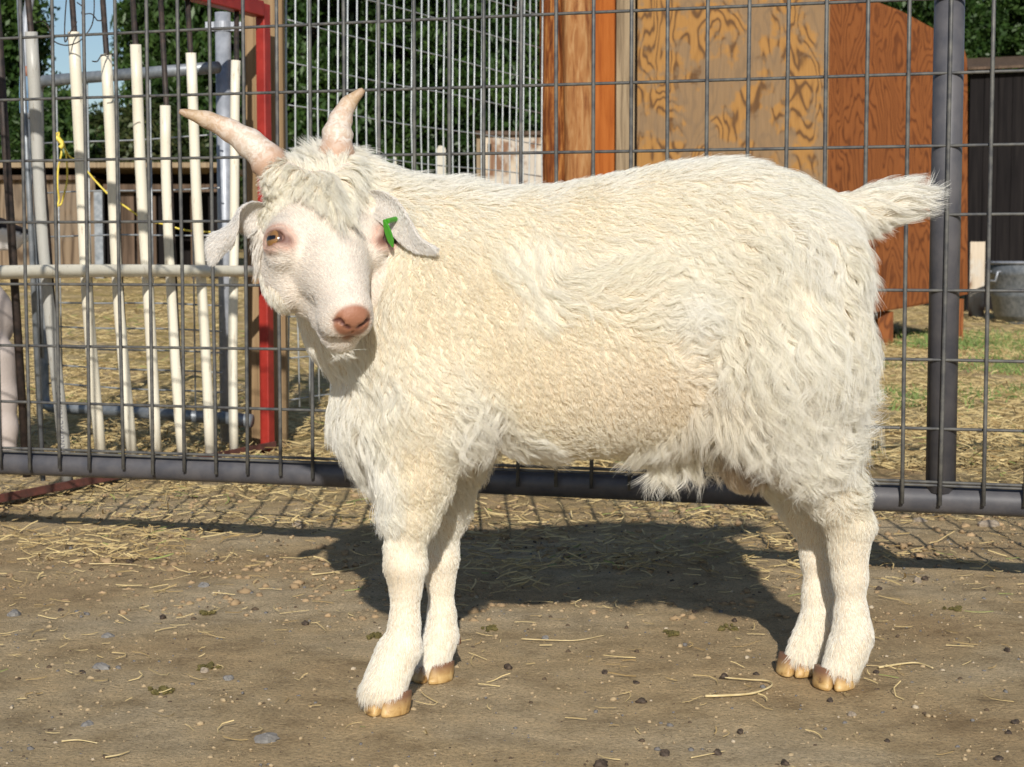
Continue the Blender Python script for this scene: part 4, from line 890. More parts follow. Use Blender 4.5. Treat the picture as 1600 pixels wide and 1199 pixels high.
mb, V1, F1 = ear([W(428, 340, 1.808), W(398, 334, 1.798), W(374, 340, 1.788), W(352, 362, 1.782), W(338, 384, 1.780), W(331, 411, 1.782)], [.012, .0195, .0225, .0225, .0190, .012, .0035], [(.15, -.2, 1), (.25, -.25, 1), (.7, -.2, .7), (.85, -.15, .5), (.9, 0, .35)], [-1.5, -1.25, -.8, -.5, -.4, -.5], .0042)
e1 = mb.build('ear', M['ear'], goat, smooth=True); ears.append((V1, F1))
mb, V2, F2 = ear([W(576, 326, 1.815), W(594, 320, 1.795), W(616, 332, 1.775), W(634, 357, 1.762), W(652, 380, 1.755), W(681, 391, 1.750)], [.012, .0175, .0185, .0180, .0150, .0095, .0025], [(.45, -.5, .6), (.55, -.6, .5), (.65, -.6, .5), (.5, -.6, .6), (.3, -.6, .7)], [1.5, 1.2, .9, .7, .5, .5], .0042)
e2 = mb.build('ear', M['ear'], goat, smooth=True); ears.append((V2, F2))
# ear tag: two green leaves through the ear
mb = MB()
def leafplate(c, L, wd, ax, sd, th):
    ax = unit(ax); sd = unit(np.array(sd) - ax * ax.dot(sd)); nr = np.cross(ax, sd); P = [c + ax * L * (t - .5) + sd * wd * w_ for t, w_ in ((0, .25), (.25, .8), (.5, 1), (.78, .85), (1, .1), (1, -.1), (.78, -.85), (.5, -1), (.25, -.8), (0, -.25))]
    mb.prism([p - nr * th / 2 for p in P], nr * th)
leafplate(W(607, 365, 1.752), .030, .0048, (.32, .0, -1), (.75, -.75, 0), .002)
leafplate(W(630, 336, 1.772), .022, .0060, (.45, .05, -1), (.55, -.8, .1), .002)
mb.tube([W(605, 346, 1.752), W(622, 342, 1.774)], .003, 10)
mb.build('ear_tag', M['green_tag'], goat, bevel=.0005)
# ---- hooves: two claws each
m, n, l, b = newmat('hoof'); hz = nz(n, l, coords(n, l, (1, 1, 1)), 75, 4, .65, .6); r_ = ramp(n, [(.30, (.12, .06, .025)), (.42, (.44, .26, .09)), (.68, (.64, .44, .19))]); l.new(hz.outputs[0], r_.inputs[0]); sx = n.new('ShaderNodeSeparateXYZ'); l.new(coords(n, l), sx.inputs[0]); zr_ = n.new('ShaderNodeMapRange'); zr_.inputs[1].default_value = .009; zr_.inputs[2].default_value = .020; l.new(sx.outputs[2], zr_.inputs[0]); l.new(mixc(n, l, zr_.outputs[0], r_.outputs[0], (.20, .10, .055)), b.inputs['Base Color']); b.inputs['Roughness'].default_value = .5; bump(n, l, hz.outputs[0], b, .4, .0015); M['hoof'] = m
def hoof(px, Y, zh, fdir, wid=.0150, ln=.046, sp=.0104):
    """px: middle column; claws side by side pointing along fdir"""
    c = np.array([(px - 800) / FPX * Y, Y, 0]); fd = unit([*fdir, 0]); sd = np.array([fd[1], -fd[0], 0]); mb = MB()
    for q in (-1, 1):
        cc = c + sd * q * sp * .93; V = []; nn = 22; lv = [(0.0, .97, .0), (.004, 1.0, 0), (.35, .99, -.003), (.75, .95, -.007), (1, .90, -.010)]
        for z_, sc_, sh_ in lv:
            for k in range(nn):
                a_ = 2 * math.pi * k / nn; x_ = math.cos(a_); y_ = math.sin(a_)
                fx = (ln * .5) * (abs(x_) ** .8) * (1 if x_ > 0 else -1) * (1.0 if x_ > 0 else .92); wy = wid * y_ * (1 - .32 * max(x_, 0))
                if y_ * q < 0: wy *= .62
                wy = math.copysign(min(abs(wy), wid * .86), wy) if False else wy * (abs(y_) ** -.12 if abs(y_) > .2 else 1)
                V.append(cc + fd * (fx * sc_ + sh_) + sd * wy * sc_ - sd * q * .004 * max(x_, 0) + np.array([0, 0, .0015 + (z_ * zh if z_ > .01 else z_) * (1 - .22 * (x_ < 0) * abs(x_))]))
        F = [(i * nn + k, i * nn + (k + 1) % nn, (i + 1) * nn + (k + 1) % nn, (i + 1) * nn + k) for i in range(len(lv) - 1) for k in range(nn)] + [tuple(range(nn)), tuple((len(lv) - 1) * nn + k for k in range(nn))]
        mb.add(V, F)
    return mb.build('hoof', M['hoof'], goat, smooth=True, bevel=.0012)
hoof(600, 1.787, .024, (-.32, -.95)); hoof(672, 1.927, .022, (-.25, -.95)); hoof(1311, 1.895, .023, (-.25, -.95)); hoof(1251, 1.957, .023, (-.35, -.92))

for (px, py, Y_) in ((1352, 992, 1.925), (1343, 996, 1.915), (714, 1000, 1.950), (706, 1004, 1.945)):
    mb = MB(); c_ = W(px, py, Y_); mb.tube([c_ + [-.007, 0, .006], c_ + [0, 0, .001], c_ + [.003, 0, -.005]], [.0055, .0052, .0025], 12); mb.build('dewclaw', M['hoof'], goat, smooth=True)

# ================================================================== COAT
HAIR_BUILD = True
if HAIR_BUILD:
    tri = np.concatenate([BF[:, [0, 1, 2]], BF[:, [0, 2, 3]]]); A_, B_, C_ = BV[tri[:, 0]], BV[tri[:, 1]], BV[tri[:, 2]]
    area = .5 * np.linalg.norm(np.cross(B_ - A_, C_ - A_), axis=1); cen = (A_ + B_ + C_) / 3
    tn = NV[tri].mean(1); tn /= np.linalg.norm(tn, axis=1)[:, None]
    def pxy(P):   # side-view coordinates (photo-sized units on the goat's own middle plane)
        k = 1.90 / (FPX) ; y_ = CH + (-math.sin(PITCH)) * 0
        X_ = 800 + P[:, 0] * FPX / (1.868 + .0957 * (P[:, 0] + .13)) ; Yl = (1.868 + .0957 * (P[:, 0] + .13))
        dz = (P[:, 2] - CH) / Yl; ang = np.arctan(dz) + PITCH; return X_, 599.5 - FPX * np.tan(ang)
    pts_w, pts_h = None, None
    # guides: px, py, dirx, diry, length mm, lift, wave mm, wavelength mm, cream 0..1
    G = np.array([
     (560, 330, .5, .7, 30, .35, 2, 24, .1), (620, 285, .8, -.3, 24, .75, 1, 30, .05), (700, 285, .85, -.25, 22, .7, 1, 30, .05), (780, 292, .9, -.1, 20, .6, 1, 30, .1), (860, 288, .9, 0, 15, .5, 1, 20, .15), (960, 268, 1, -.05, 14, .45, 1, 20, .15), (1060, 255, 1, .0, 17, .5, 1, 22, .1), (1140, 250, 1, .15, 22, .5, 1, 24, .1),
     (620, 330, .6, .8, 24, .4, 2, 20, .25), (700, 340, .5, .8, 17, .4, 2.6, 10, .5), (800, 340, .5, .8, 15, .4, 2.6, 9, .6), (900, 330, .6, .7, 15, .4, 2.4, 9, .6), (1000, 320, .8, .5, 18, .35, 2, 12, .45), (1080, 310, .9, .6, 26, .3, 2, 20, .3),
     (680, 420, .2, 1, 15, .45, 2.8, 8, .75), (700, 500, .1, 1, 14, .45, 2.8, 8, .8), (780, 450, .3, 1, 14, .45, 2.8, 8, .8), (790, 560, .2, 1, 14, .45, 2.6, 8, .85), (880, 540, .3, 1, 13, .45, 2.6, 8, .85), (940, 600, .2, 1, 13, .5, 2.6, 8, .9), (840, 620, .2, 1, 14, .5, 2.6, 8, .9), (1000, 560, .4, .6, 15, .45, 2.4, 9, .85), (1040, 620, .2, .9, 14, .5, 2.4, 8, .95),
     (815, 395, .25, 1, 36, .25, 4, 44, .25), (850, 435, .7, .75, 38, .22, 4, 44, .25), (905, 450, 1, .15, 36, .24, 4, 44, .25), (965, 435, .9, -.35, 30, .26, 3, 36, .3), (900, 500, .4, .7, 15, .45, 2.6, 8, .75),
     (1040, 400, .8, .6, 28, .3, 3, 24, .35), (1050, 460, .9, .15, 36, .28, 4, 34, .15), (1060, 520, .9, -.35, 36, .28, 4, 34, .1), (1090, 570, .7, -.7, 34, .28, 4, 30, .2),
     (1120, 360, .7, .75, 42, .25, 3.5, 30, .25), (1150, 440, .35, 1, 50, .22, 4.5, 34, .25), (1140, 520, .0, 1, 50, .22, 5, 34, .25), (1135, 600, -.2, 1, 52, .22, 5, 36, .3),
     (1200, 300, .8, .5, 30, .35, 2, 30, .15), (1200, 370, .55, .9, 48, .22, 4, 30, .25), (1210, 450, .25, 1, 54, .22, 5, 36, .25), (1220, 540, .2, 1, 56, .22, 6, 38, .2), (1200, 620, .3, 1, 55, .24, 7, 34, .2),
     (1270, 320, .8, .5, 28, .35, 2, 30, .15), (1280, 400, .35, 1, 40, .25, 4, 32, .2), (1290, 480, .2, 1, 48, .25, 5, 34, .15), (1320, 420, .2, 1, 30, .3, 3, 30, .1), (1345, 480, .5, .9, 30, .4, 4, 30, .1), (1300, 560, .6, .8, 50, .3, 7, 34, .15), (1345, 560, 1, .5, 22, .45, 5, 34, .1), (1290, 630, .7, .6, 52, .3, 8, 34, .15), (1340, 620, 1, .5, 22, .45, 6, 34, .1),
     (1250, 690, .1, 1, 40, .28, 8, 34, .15), (1180, 690, -.1, 1, 34, .28, 6, 34, .2), (1330, 690, .6, .8, 32, .35, 7, 32, .1), (1230, 740, -.15, 1, 22, .28, 6, 30, .15), (1300, 740, .1, 1, 20, .3, 5, 30, .15), (1345, 745, .5, .85, 14, .4, 4, 28, .15), (1275, 775, -.2, .9, 13, .3, 2, 26, .2),
     (1335, 800, .1, 1, 11, .3, 1, 20, .35), (1290, 830, .0, 1, 8, .25, .3, 20, .3), (1340, 850, .1, 1, 7, .3, .3, 20, .15), (1330, 930, .15, 1, 7, .25, .2, 20, .05), (1330, 1000, .2, 1, 9, .3, .3, 20, .0), (1310, 1045, -.1, 1, 10, .3, .3, 20, .0), (1270, 900, 0, 1, 7, .25, .2, 20, .1), (1260, 1010, 0, 1, 9, .3, .2, 20, .0),
     (1115, 640, -.5, .9, 44, .22, 4, 44, .1), (1060, 695, -.5, .9, 46, .15, 4, 50, .05), (1020, 708, -.35, 1, 42, .15, 4, 50, .05), (985, 700, -.1, 1, 18, .25, 2, 20, .4), (1090, 700, .1, 1, 40, .3, 5, 40, .1), (1150, 740, 0, 1, 9, .3, 1, 20, .9),
     (760, 670, .5, .7, 34, .25, 5, 44, .1), (820, 690, .8, .3, 30, .2, 4, 40, .15), (900, 700, .8, .3, 16, .3, 2, 20, .7), (970, 695, .3, .8, 15, .35, 2, 12, .8), (850, 655, .4, .8, 16, .5, 2.5, 9, .8), (940, 665, .3, .9, 18, .55, 2.5, 10, .7), (1010, 655, .2, .9, 17, .5, 2.4, 9, .7),
     (620, 400, .0, 1, 17, .3, 1.5, 20, .5), (600, 460, -.1, 1, 20, .25, 2, 26, .35), (560, 470, .1, 1, 36, .25, 3, 34, .1), (620, 520, .1, 1, 18, .26, 2, 24, .45), (600, 590, .3, 1, 30, .22, 4, 34, .2), (660, 560, .5, .85, 18, .28, 2.5, 22, .5), (690, 610, .5, .85, 17, .3, 2.5, 20, .5), (740, 620, .3, 1, 44, .28, 6, 36, .1), (645, 640, .2, 1, 22, .35, 3.5, 16, .5), (490, 470, .15, 1, 12, .2, 1, 30, .0), (520, 520, .15, 1, 18, .18, 2, 36, .05), (525, 590, .1, 1, 26, .2, 3, 40, .05),
     (550, 650, -.45, .85, 34, .25, 4, 40, .0), (575, 690, -.35, .9, 40, .22, 5, 40, .0), (600, 700, -.1, 1, 42, .2, 5, 40, .0), (600, 740, .25, 1, 38, .2, 5, 40, .0), (612, 780, .45, .9, 22, .2, 4, 30, .1), (618, 810, .2, 1, 10, .25, 1, 20, .2),
     (660, 690, .0, 1, 15, .4, 2.5, 9, .85), (670, 750, .0, 1, 14, .4, 2.5, 9, .8), (650, 790, .1, 1, 13, .35, 2, 10, .6), (710, 680, .2, 1, 22, .4, 4, 22, .3), (705, 760, .2, 1, 20, .4, 3, 20, .3), (690, 820, .1, 1, 14, .35, 2, 18, .3),
     (630, 850, .1, 1, 8, .25, .3, 20, .2), (632, 930, .0, 1, 6, .22, .2, 20, .1), (628, 1000, .0, 1, 8, .25, .2, 20, .05), (605, 1050, -.2, 1, 12, .3, .3, 20, .0), (590, 1078, -.2, 1, 21, .16, .2, 20, 0), (625, 1078, -.05, 1, 20, .16, .2, 20, 0), (680, 1040, -.05, 1, 19, .16, .2, 20, 0), (1295, 1045, -.15, 1, 20, .16, .2, 20, 0), (1330, 1045, 0, 1, 20, .16, .2, 20, 0), (1245, 1030, -.15, 1, 19, .16, .2, 20, 0), (1270, 1028, 0, 1, 18, .16, .2, 20, 0), (690, 900, .1, 1, 7, .25, .2, 20, .05), (690, 1000, .1, 1, 8, .3, .2, 20, .05),
     (1345, 345, .9, .3, 30, .3, 2, 40, .15), (1375, 330, 1, -.1, 40, .42, 2, 50, .05), (1410, 320, 1, -.25, 38, .46, 2, 50, .0), (1440, 305, 1, -.3, 34, .5, 2, 50, .0)], float)
    G[:, 6] *= np.where(G[:, 7] <= 12, .48, 1); G[:, 5] *= np.where(G[:, 7] <= 12, .8, 1); lowleg = G[:, 1] > 845; G[lowleg, 4] *= .75
    def guide(P):
        x, y = pxy(P); out = np.zeros((len(P), 7)); 
        for i0 in range(0, len(P), 20000):
            d2 = (x[i0:i0 + 20000, None] - G[None, :, 0]) ** 2 + (y[i0:i0 + 20000, None] - G[None, :, 1]) ** 2
            w_ = 1 / (d2 + 60) ** 2.2; w_ /= w_.sum(1)[:, None]; out[i0:i0 + 20000] = w_ @ G[:, 2:9]
        return out, x, y
    # density per triangle
    NS = 300000
    f, s, u = hl(cen); gx_, X_, Y_ = guide(cen)
    is_head = (f > -.03) & (f < .235) & (np.abs(s) < .075) & (u > -.075) & (u < .10) & ~((u < -.02 - .35 * np.clip(.09 - f, 0, 1)) & (f < .06))
    is_head &= (np.linalg.norm(cen - H(.09, 0, 0), axis=1) < .15) & (np.hypot(s, u - .002) < np.where(u > .004, np.interp(f, [.09, .118, .19, .23], [.082, .054, .040, .036]), np.interp(f, [.09, .118, .19, .23], [.060, .050, .042, .036])))
    side = tn[:, 1] < .35
    dens = np.where(side, 1.0, .30) * np.where(gx_[:, 4] > 25, 1.15, 1.0)
    dens = np.where(is_head, 2.6, dens)
    low = (cen[:, 2] < .24) & ~is_head; dens = np.where(low, 1.5 * np.where(side, 1, .6), dens)
    pr = area * dens; pr /= pr.sum(); ti = rng.choice(len(tri), NS, p=pr); r1_, r2_ = rng.uniform(size=NS), rng.uniform(size=NS); sq = np.sqrt(r1_)
    R0 = A_[ti] * (1 - sq)[:, None] + B_[ti] * (sq * (1 - r2_))[:, None] + C_[ti] * (sq * r2_)[:, None]
    n0 = NV[tri[ti, 0]] * (1 - sq)[:, None] + NV[tri[ti, 1]] * (sq * (1 - r2_))[:, None] + NV[tri[ti, 2]] * (sq * r2_)[:, None]; n0 /= np.linalg.norm(n0, axis=1)[:, None]
    head = is_head[ti]; nose_, mouth_, eye_ = face_masks(R0)
    keep = ~(head & ((nose_ > .45) | (mouth_ < .0027) | (eye_ < .0118))) & (R0[:, 2] > .019)
    R0, n0, head = R0[keep], n0[keep], head[keep]; NS = len(R0); nose_, mouth_, eye_ = nose_[keep], mouth_[keep], eye_[keep]
    # add ear fuzz
    eR, eN = [], []
    for (Ve, Fe) in ears:
        Fe = np.array(Fe); a0, b0, c0 = Ve[Fe[:, 0]], Ve[Fe[:, 1]], Ve[Fe[:, 3]]; k = rng.integers(0, len(Fe), 7000); uu, vv_ = rng.uniform(size=(2, 7000))
        P_ = a0[k] + (b0[k] - a0[k]) * uu[:, None] + (c0[k] - a0[k]) * vv_[:, None]; N_ = np.cross(b0[k] - a0[k], c0[k] - a0[k]); N_ /= np.linalg.norm(N_, axis=1)[:, None] + 1e-12
        half = len(Ve) // 2; cenr = None
        top_ = Fe[k, 0] < half
        # outward normal: away from the opposite sheet
        opp = np.where(top_, Fe[k, 0] + half, Fe[k, 0] - half); od = Ve[Fe[k, 0]] - Ve[np.clip(opp, 0, len(Ve) - 1)]; sg_ = np.sign((N_ * od).sum(1)); N_ *= np.where(sg_ == 0, 1, sg_)[:, None]
        eR.append(P_); eN.append(N_)
    g, x_, y_ = guide(R0)
    # direction in the goat's side plane -> tangent direction
    D0 = np.stack([g[:, 0], np.zeros(NS), -g[:, 1]], 1); D0[:, 1] = -.0
    L0 = g[:, 2] * .001; lift = g[:, 3]; wa = g[:, 4] * .001; wl = g[:, 5] * .001; cream = g[:, 6]
    # far-side strands: point down and back
    nearh = (~head) & (np.linalg.norm(R0 - H(.07, 0, -.02), axis=1) < .13) & (x_ < 500); L0[nearh] = np.minimum(L0[nearh], .009); wa[nearh] *= .3
    # ---- head strands
    f, s, u = hl(R0); hi_ = head
    Fd, Sd, Ud = Fh[None], Sh[None], Uh[None]; rel = np.clip(s / .05, -1, 1)
    dface = -Fd + Sd * (rel * .45)[:, None] - Ud * .25
    D0[hi_] = dface[hi_]; L0[hi_] = .0052; lift[hi_] = .22; wa[hi_] = .0001; wl[hi_] = .02; cream[hi_] = .0
    L0[hi_] *= (1 - .45 * np.exp(-((f[hi_] - .2) / .04) ** 2)); cheek = hi_ & (u < -.035) & (f < .17); L0[cheek] = .009; lift[cheek] = .3
    chin = hi_ & (u < -.030) & (f > .14); L0[chin] = .0055
    # forelock / crown
    cw = np.clip((.050 + .048 * np.clip(1 - 1.6 * np.abs(rel + .10), 0, 1) - f) / .022, 0, 1) * np.clip((u - .012 + .35 * np.clip(.03 - f, 0, .05)) / .014, 0, 1) * hi_
    cr_m = cw > .05
    dcr = Fd * 1.0 + Sd * (rel * .9)[:, None] + Ud * .12
    up_m = (f < .012) & (np.abs(s) < .028)
    dcr = np.where(up_m[:, None], -Fd * .9 + Ud * .5 + Sd * (rel * .5)[:, None], dcr)
    D0[cr_m] = dcr[cr_m]; L0[cr_m] = (.008 + (.006 + .034 * np.clip(1 - np.abs(rel[cr_m] + .12) * 1.3, 0, 1)) * cw[cr_m]); lift[cr_m] = .34; wa[cr_m] = .0026; wl[cr_m] = .055; cream[cr_m] = .28
    L0[up_m & cr_m] *= .62; lift[up_m & cr_m] = .7
    lowh = hi_ & (f < .06) & (u < .012) & (u > -.03); D0[lowh] = (Fd * .35 + Sd * np.sign(s)[:, None] * .5 - Ud * .6)[lowh]; L0[lowh] = .018; lift[lowh] = .35; wa[lowh] = .002
    # ---- clump assignment (locks)
    csz = np.where(L0 > .036, .0066, np.where(L0 > .024, .0050, np.where(L0 > .011, .0034, .0020)))
    NC = 42000
    cp = 1 / csz ** 2 / (np.where(head, 2.6, 1)); cp = cp / cp.sum(); cidx = rng.choice(NS, NC, replace=False, p=cp)
    kd = kdtree.KDTree(NC)
    for i, j in enumerate(cidx): kd.insert(R0[j], i)
    kd.balance(); ci = np.array([kd.find(p)[1] for p in R0])
    cR, cN = R0[cidx], n0[cidx]; cD = D0[cidx] + rng.normal(0, 1, (NC, 3)) * np.where(L0[cidx] > .01, .13, .06)[:, None]
    # smooth low-frequency wander of the locks
    ph = np.array([mnoise.noise((p[0] * 14, p[1] * 14, p[2] * 14)) for p in cR]); ph2 = np.array([mnoise.noise((p[0] * 14 + 7, p[1] * 14, p[2] * 14)) for p in cR])
    cD[:, 0] += ph * .5 * (L0[cidx] > .02); cD[:, 2] += ph2 * .3 * (L0[cidx] > .02)
    th_m = (x_[cidx] > 1110) & (y_[cidx] > 470) & (y_[cidx] < 800) & ~head[cidx]; th_w = np.clip((y_[cidx] - 470) / 140, 0, 1) * th_m
    qx = np.array([mnoise.noise((p[0] * 30, p[1] * 22, p[2] * 24 + 3)) for p in cR]); qz = np.array([mnoise.noise((p[0] * 30 + 9, p[1] * 22, p[2] * 24)) for p in cR]); cD[:, 0] += qx * 1.7 * th_w; cD[:, 2] += qz * 1.0 * th_w
    cT = cD - cN * (cD * cN).sum(1)[:, None]; cT /= np.linalg.norm(cT, axis=1)[:, None] + 1e-9; cB = np.cross(cN, cT)
    cL = L0[cidx] * rng.uniform(.75, 1.25, NC); cl_ = lift[cidx] * rng.uniform(.7, 1.3, NC); cA = wa[cidx] * rng.uniform(.6, 1.4, NC) * np.where(L0[cidx] > .024, 1.25, 1); cW = wl[cidx] * rng.uniform(.8, 1.25, NC)
    cP = rng.uniform(0, 6.28, NC) * np.where(L0[cidx] > .024, .22, .7) + ph * 6; curly = np.clip((.016 - wl[cidx]) / .006, 0, 1)
    NP = 10; t = np.linspace(0, 1, NP)[None, :]
    sL = rng.uniform(.72, 1.12, NS); L = cL[ci] * sL; L = np.where(np.abs(L - L0) > L0 * .8, L0 * sL, L)
    own = n0 * 0; c = ci
    blendN = (cN[c] * .5 + n0 * .5); blendN /= np.linalg.norm(blendN, axis=1)[:, None]
    Tt = cT[c] - blendN * (cT[c] * blendN).sum(1)[:, None]; Tt /= np.linalg.norm(Tt, axis=1)[:, None] + 1e-9; Bt = np.cross(blendN, Tt)
    lf = np.clip(cl_[c] + rng.normal(0, .06, NS), .05, 1.2)[:, None]
    arc = L[:, None] * t
    along = arc * np.cos(lf * (1 - .55 * t)); outw = L[:, None] * (np.sin(lf) * t - .42 * np.sin(lf) * t * t)
    wv = cA[c][:, None] * np.minimum(t * 2.2, 1.0); w1 = np.sin(arc * 6.283 / cW[c][:, None] + cP[c][:, None]) - np.sin(cP[c])[:, None]; w2 = np.cos(arc * 6.283 / cW[c][:, None] + cP[c][:, None]) - np.cos(cP[c])[:, None]
    jit = rng.normal(0, 1, (NS, 1)) * .00035 * np.clip(L0 / .02, .2, 1.5)[:, None]; jit2 = rng.normal(0, 1, (NS, 1)) * .00035 * np.clip(L0 / .02, .2, 1.5)[:, None]
    fri = rng.normal(0, 1, (NS, 1)) * .06 * L[:, None]; fri2 = rng.normal(0, 1, (NS, 1)) * .04 * L[:, None]
    side_ = wv * w1 + fri * t * t + jit; nrm_ = outw + wv * w2 * (.30 + .55 * curly[c][:, None]) + np.abs(fri2) * t * t
    P = R0[:, None, :] + Tt[:, None] * along[..., None] + Bt[:, None] * side_[..., None] + blendN[:, None] * np.maximum(nrm_, .0002 * t * 0 + np.minimum(arc * .08, .0015))[..., None]
    grav = np.clip(L0 - .02, 0, .05)[:, None] * .55 * t ** 2; P[..., 2] -= np.where(head[:, None] | (x_ > 1360)[:, None] & (y_ < 400)[:, None], .3, 1) * grav
    # pull to the lock's centre line
    tight = np.where(L0 > .036, .86, np.where(L0 > .024, .72, np.where(L0 > .011, .38, .20))) * rng.uniform(.75, 1.08, NS); tight = np.where(cr_m, tight * .6, tight); tight = np.clip(tight, 0, .95)
    dlt = (cR[c] - R0); dlt -= blendN * (dlt * blendN).sum(1)[:, None] * .5; dn = np.linalg.norm(dlt, axis=1); tight *= np.clip(1.6 - dn / .012, 0, 1)
    P += dlt[:, None] * (tight[:, None] * t ** .8)[..., None]
    # stray long hairs
    # colour
    white = np.array([.97, .95, .885]); crm = np.array([.93, .865, .715]); wf = np.array([.93, .89, .84])
    vr_ = np.clip(cream + rng.normal(0, .10, NS) + ph[c] * .25, 0, 1)[:, None]
    base = white * (1 - vr_) + crm * vr_; base = np.where(head[:, None] & ~cr_m[:, None], wf, base)
    pinkf = np.clip(np.exp(-((eye_ - .011) / .005) ** 2) * .7 + np.clip(nose_ * 1.2, 0, .6), 0, .8)[:, None] * head[:, None]; base = base * (1 - pinkf) + np.array([.78, .48, .36]) * pinkf
    dirt = np.clip((.06 - R0[:, 2]) / .05, 0, 1)[:, None] * .12 + np.exp(-(np.hypot(x_ - 613, y_ - 880) / 26) ** 2)[:, None] * .45; base = base * (1 - dirt) + np.array([.50, .40, .24]) * dirt
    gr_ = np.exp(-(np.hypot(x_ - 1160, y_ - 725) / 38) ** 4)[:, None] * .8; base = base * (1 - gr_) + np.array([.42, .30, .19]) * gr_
    flnk = np.exp(-(((x_ - 1030) / 130) ** 2 + ((y_ - 600) / 60) ** 2))[:, None] * .12; base = base * (1 - flnk) + np.array([.56, .43, .33]) * flnk
    base *= rng.uniform(.88, 1.10, (NS, 1)); base = np.clip(base, 0, .975)
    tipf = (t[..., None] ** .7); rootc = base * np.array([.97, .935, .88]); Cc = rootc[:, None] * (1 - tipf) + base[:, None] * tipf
    rad0 = np.where(L0 > .024, .00021, np.where(L0 > .011, .00020, .00018)) * rng.uniform(.7, 1.2, NS)
    # ear fuzz strands share the arrays
    eR = np.concatenate(eR); eN = np.concatenate(eN); ne = len(eR)
    tipdir = np.array([-.35, 0, -1.0]); td = np.where((eR[:, 0] < W(500, 300, 1.8)[0])[:, None], np.array([-.5, 0, -1.0]), np.array([.8, 0, -.8])); td = td - eN * (td * eN).sum(1)[:, None]; td /= np.linalg.norm(td, axis=1)[:, None] + 1e-9
    le = rng.uniform(.0025, .0050, ne)[:, None]
    Pe = eR[:, None] + td[:, None] * (le * t)[..., None] + eN[:, None] * (le * (.30 * t + .0))[..., None]
    Pe += rng.normal(0, .0003, (ne, 1, 3)) * t[..., None]
    Ce = np.tile(np.array([.84, .82, .79]), (ne, NP, 1)) * rng.uniform(.9, 1.05, (ne, 1, 1))
    def make_coat(name, P, C, rad, parent):
        N = len(P); cu = bpy.data.hair_curves.new(name); cu.add_curves([NP] * N)
        cu.attributes['position'].data.foreach_set('vector', (P - goat_org).astype(np.float32).ravel())
        ra = cu.attributes.get('radius') or cu.attributes.new('radius', 'FLOAT', 'POINT')
        taper = (1 - .80 * t ** 1.6); ra.data.foreach_set('value', (rad[:, None] * taper).astype(np.float32).ravel())
        ca = cu.attributes.new('hcol', 'FLOAT_COLOR', 'POINT'); ca.data.foreach_set('color', np.concatenate([C, np.ones((*C.shape[:2], 1))], -1).astype(np.float32).ravel())
        cu.materials.append(M['hair']); o_ = link(bpy.data.objects.new(name, cu)); o_.parent = parent; return o_
    m, n, l, b = newmat('goat_hair'); n.remove(b); out = n["Material Output"]; a = n.new("ShaderNodeAttribute"); a.attribute_name = 'hcol'
    d1 = n.new("ShaderNodeBsdfDiffuse"); tr = n.new("ShaderNodeBsdfTranslucent"); l.new(a.outputs['Color'], d1.inputs[0]); l.new(a.outputs['Color'], tr.inputs[0])
    gl_ = n.new("ShaderNodeBsdfHair"); gl_.component = 'Reflection'; gl_.inputs['RoughnessU'].default_value = .25; gl_.inputs['RoughnessV'].default_value = .6; gl_.inputs[0].default_value = (1, .98, .94, 1)
    m1 = n.new("ShaderNodeMixShader"); m1.inputs[0].default_value = .44; l.new(d1.outputs[0], m1.inputs[1]); l.new(tr.outputs[0], m1.inputs[2])
    m2 = n.new("ShaderNodeMixShader"); m2.inputs[0].default_value = .07; l.new(m1.outputs[0], m2.inputs[1]); l.new(gl_.outputs[0], m2.inputs[2]); l.new(m2.outputs[0], out.inputs[0]); M['hair'] = m
    make_coat('coat', np.concatenate([P[~cr_m]]), np.concatenate([Cc[~cr_m]]), rad0[~cr_m], goat)
    make_coat('forelock', P[cr_m], Cc[cr_m], rad0[cr_m], goat)
    make_coat('ear_hair', Pe, Ce, np.full(ne, .00017), goat)

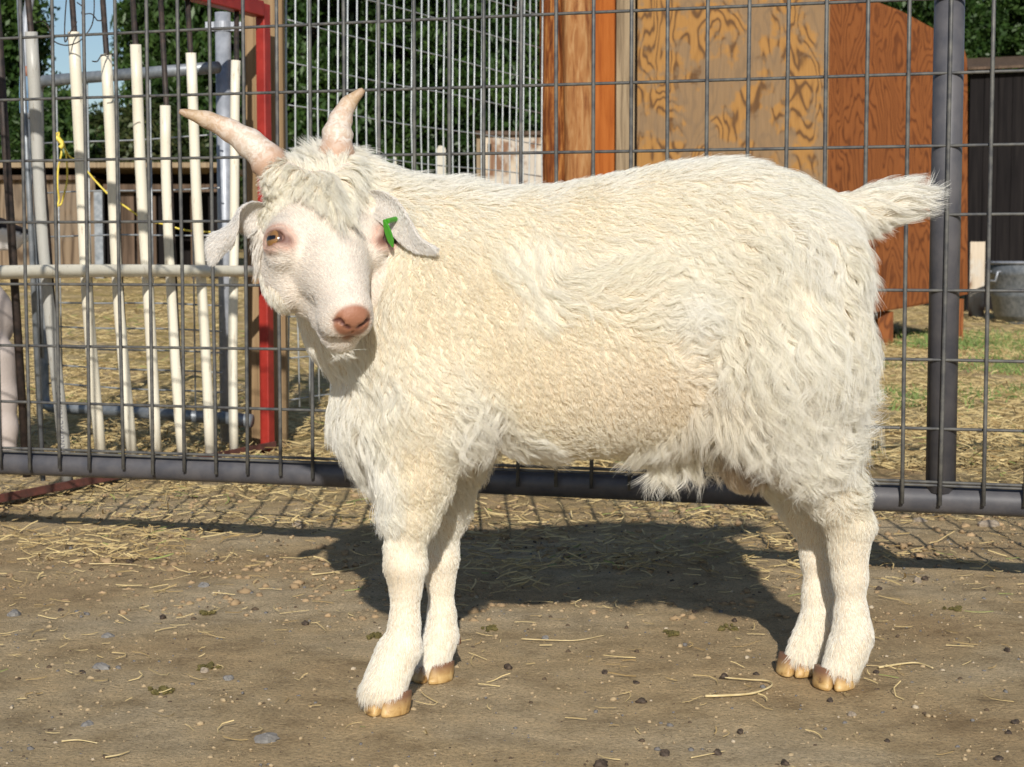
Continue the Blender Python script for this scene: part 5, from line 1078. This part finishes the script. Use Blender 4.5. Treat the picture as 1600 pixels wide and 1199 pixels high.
# ================================================================== SECOND GOAT, at the left edge behind the gate
f2 = Field((-1.62, 3.70, -.01), (-1.04, 4.15, .78), .006)
Y2 = 3.92
def P2(px, py, dy=0): return W(px, py, Y2 + dy)
f2.chain([(P2(-240, 480), .125), (P2(-120, 485), .115), (P2(-35, 500), .085)], .04)
f2.chain([(P2(-50, 480), .080), (P2(-75, 400), .062), (P2(-95, 345), .050)], .03)
f2.chain([(P2(-90, 335), .055), (P2(-50, 350), .043), (P2(0, 362), .028), (P2(38, 368), .0175)], .015)
f2.chain([(P2(-60, 375), .030), (P2(24, 382), .014)], .012)
f2.chain([(P2(-12, 560, -.05), .055), (P2(2, 620, -.05), .034), (P2(8, 668, -.05), .026), (P2(10, 708, -.05), .024)], .02)
f2.chain([(P2(-10, 560, .07), .055), (P2(-10, 640, .07), .030), (P2(-8, 700, .07), .024)], .02)
f2.chain([(P2(-250, 500, -.05), .08), (P2(-260, 620, -.05), .040), (P2(-250, 708, -.05), .026)], .02)
V2_, F2_ = surface_nets(f2.D, f2.lo, f2.h); V2_ = smooth(V2_, F2_, 3)
g2o = np.array([-1.3, Y2, 0]); g2 = empty('goat', g2o, 'second goat with dark muzzle and pale chest, mostly cut off by the left edge', 'goat')
me = bpy.data.meshes.new('body'); fast_mesh(me, V2_ - g2o, F2_); me.polygons.foreach_set('use_smooth', [True] * len(me.polygons)); o_ = link(bpy.data.objects.new('body', me)); o_.parent = g2
ax = np.array([1, 0, -.22]); ctop = P2(-5, 358)
colr = np.tile(np.array([.50, .43, .39, 1.0]), (len(V2_), 1)); zl = np.interp(V2_[:, 0], [P2(-100, 0)[0], P2(45, 0)[0]], [P2(0, 335)[2], P2(0, 368)[2]])  # body and legs darkened in colour to stand for shade; head brighter below
dk = (V2_[:, 2] > zl) & (V2_[:, 2] < P2(0, 300)[2]) & (V2_[:, 0] > P2(-60, 0)[0]); colr[dk, :3] = (.045, .035, .035)
hi2 = (V2_[:, 2] > P2(0, 420)[2]) & ~dk; colr[hi2, :3] = (.74, .70, .66); colr[dk, :3] = (.022, .017, .017)
at = me.color_attributes.new('Col', 'FLOAT_COLOR', 'POINT'); at.data.foreach_set('color', colr.astype(np.float32).ravel()); me.materials.append(attrmat('short_coat', rough=.85, nscale=350, bs=.5, bd=.003))
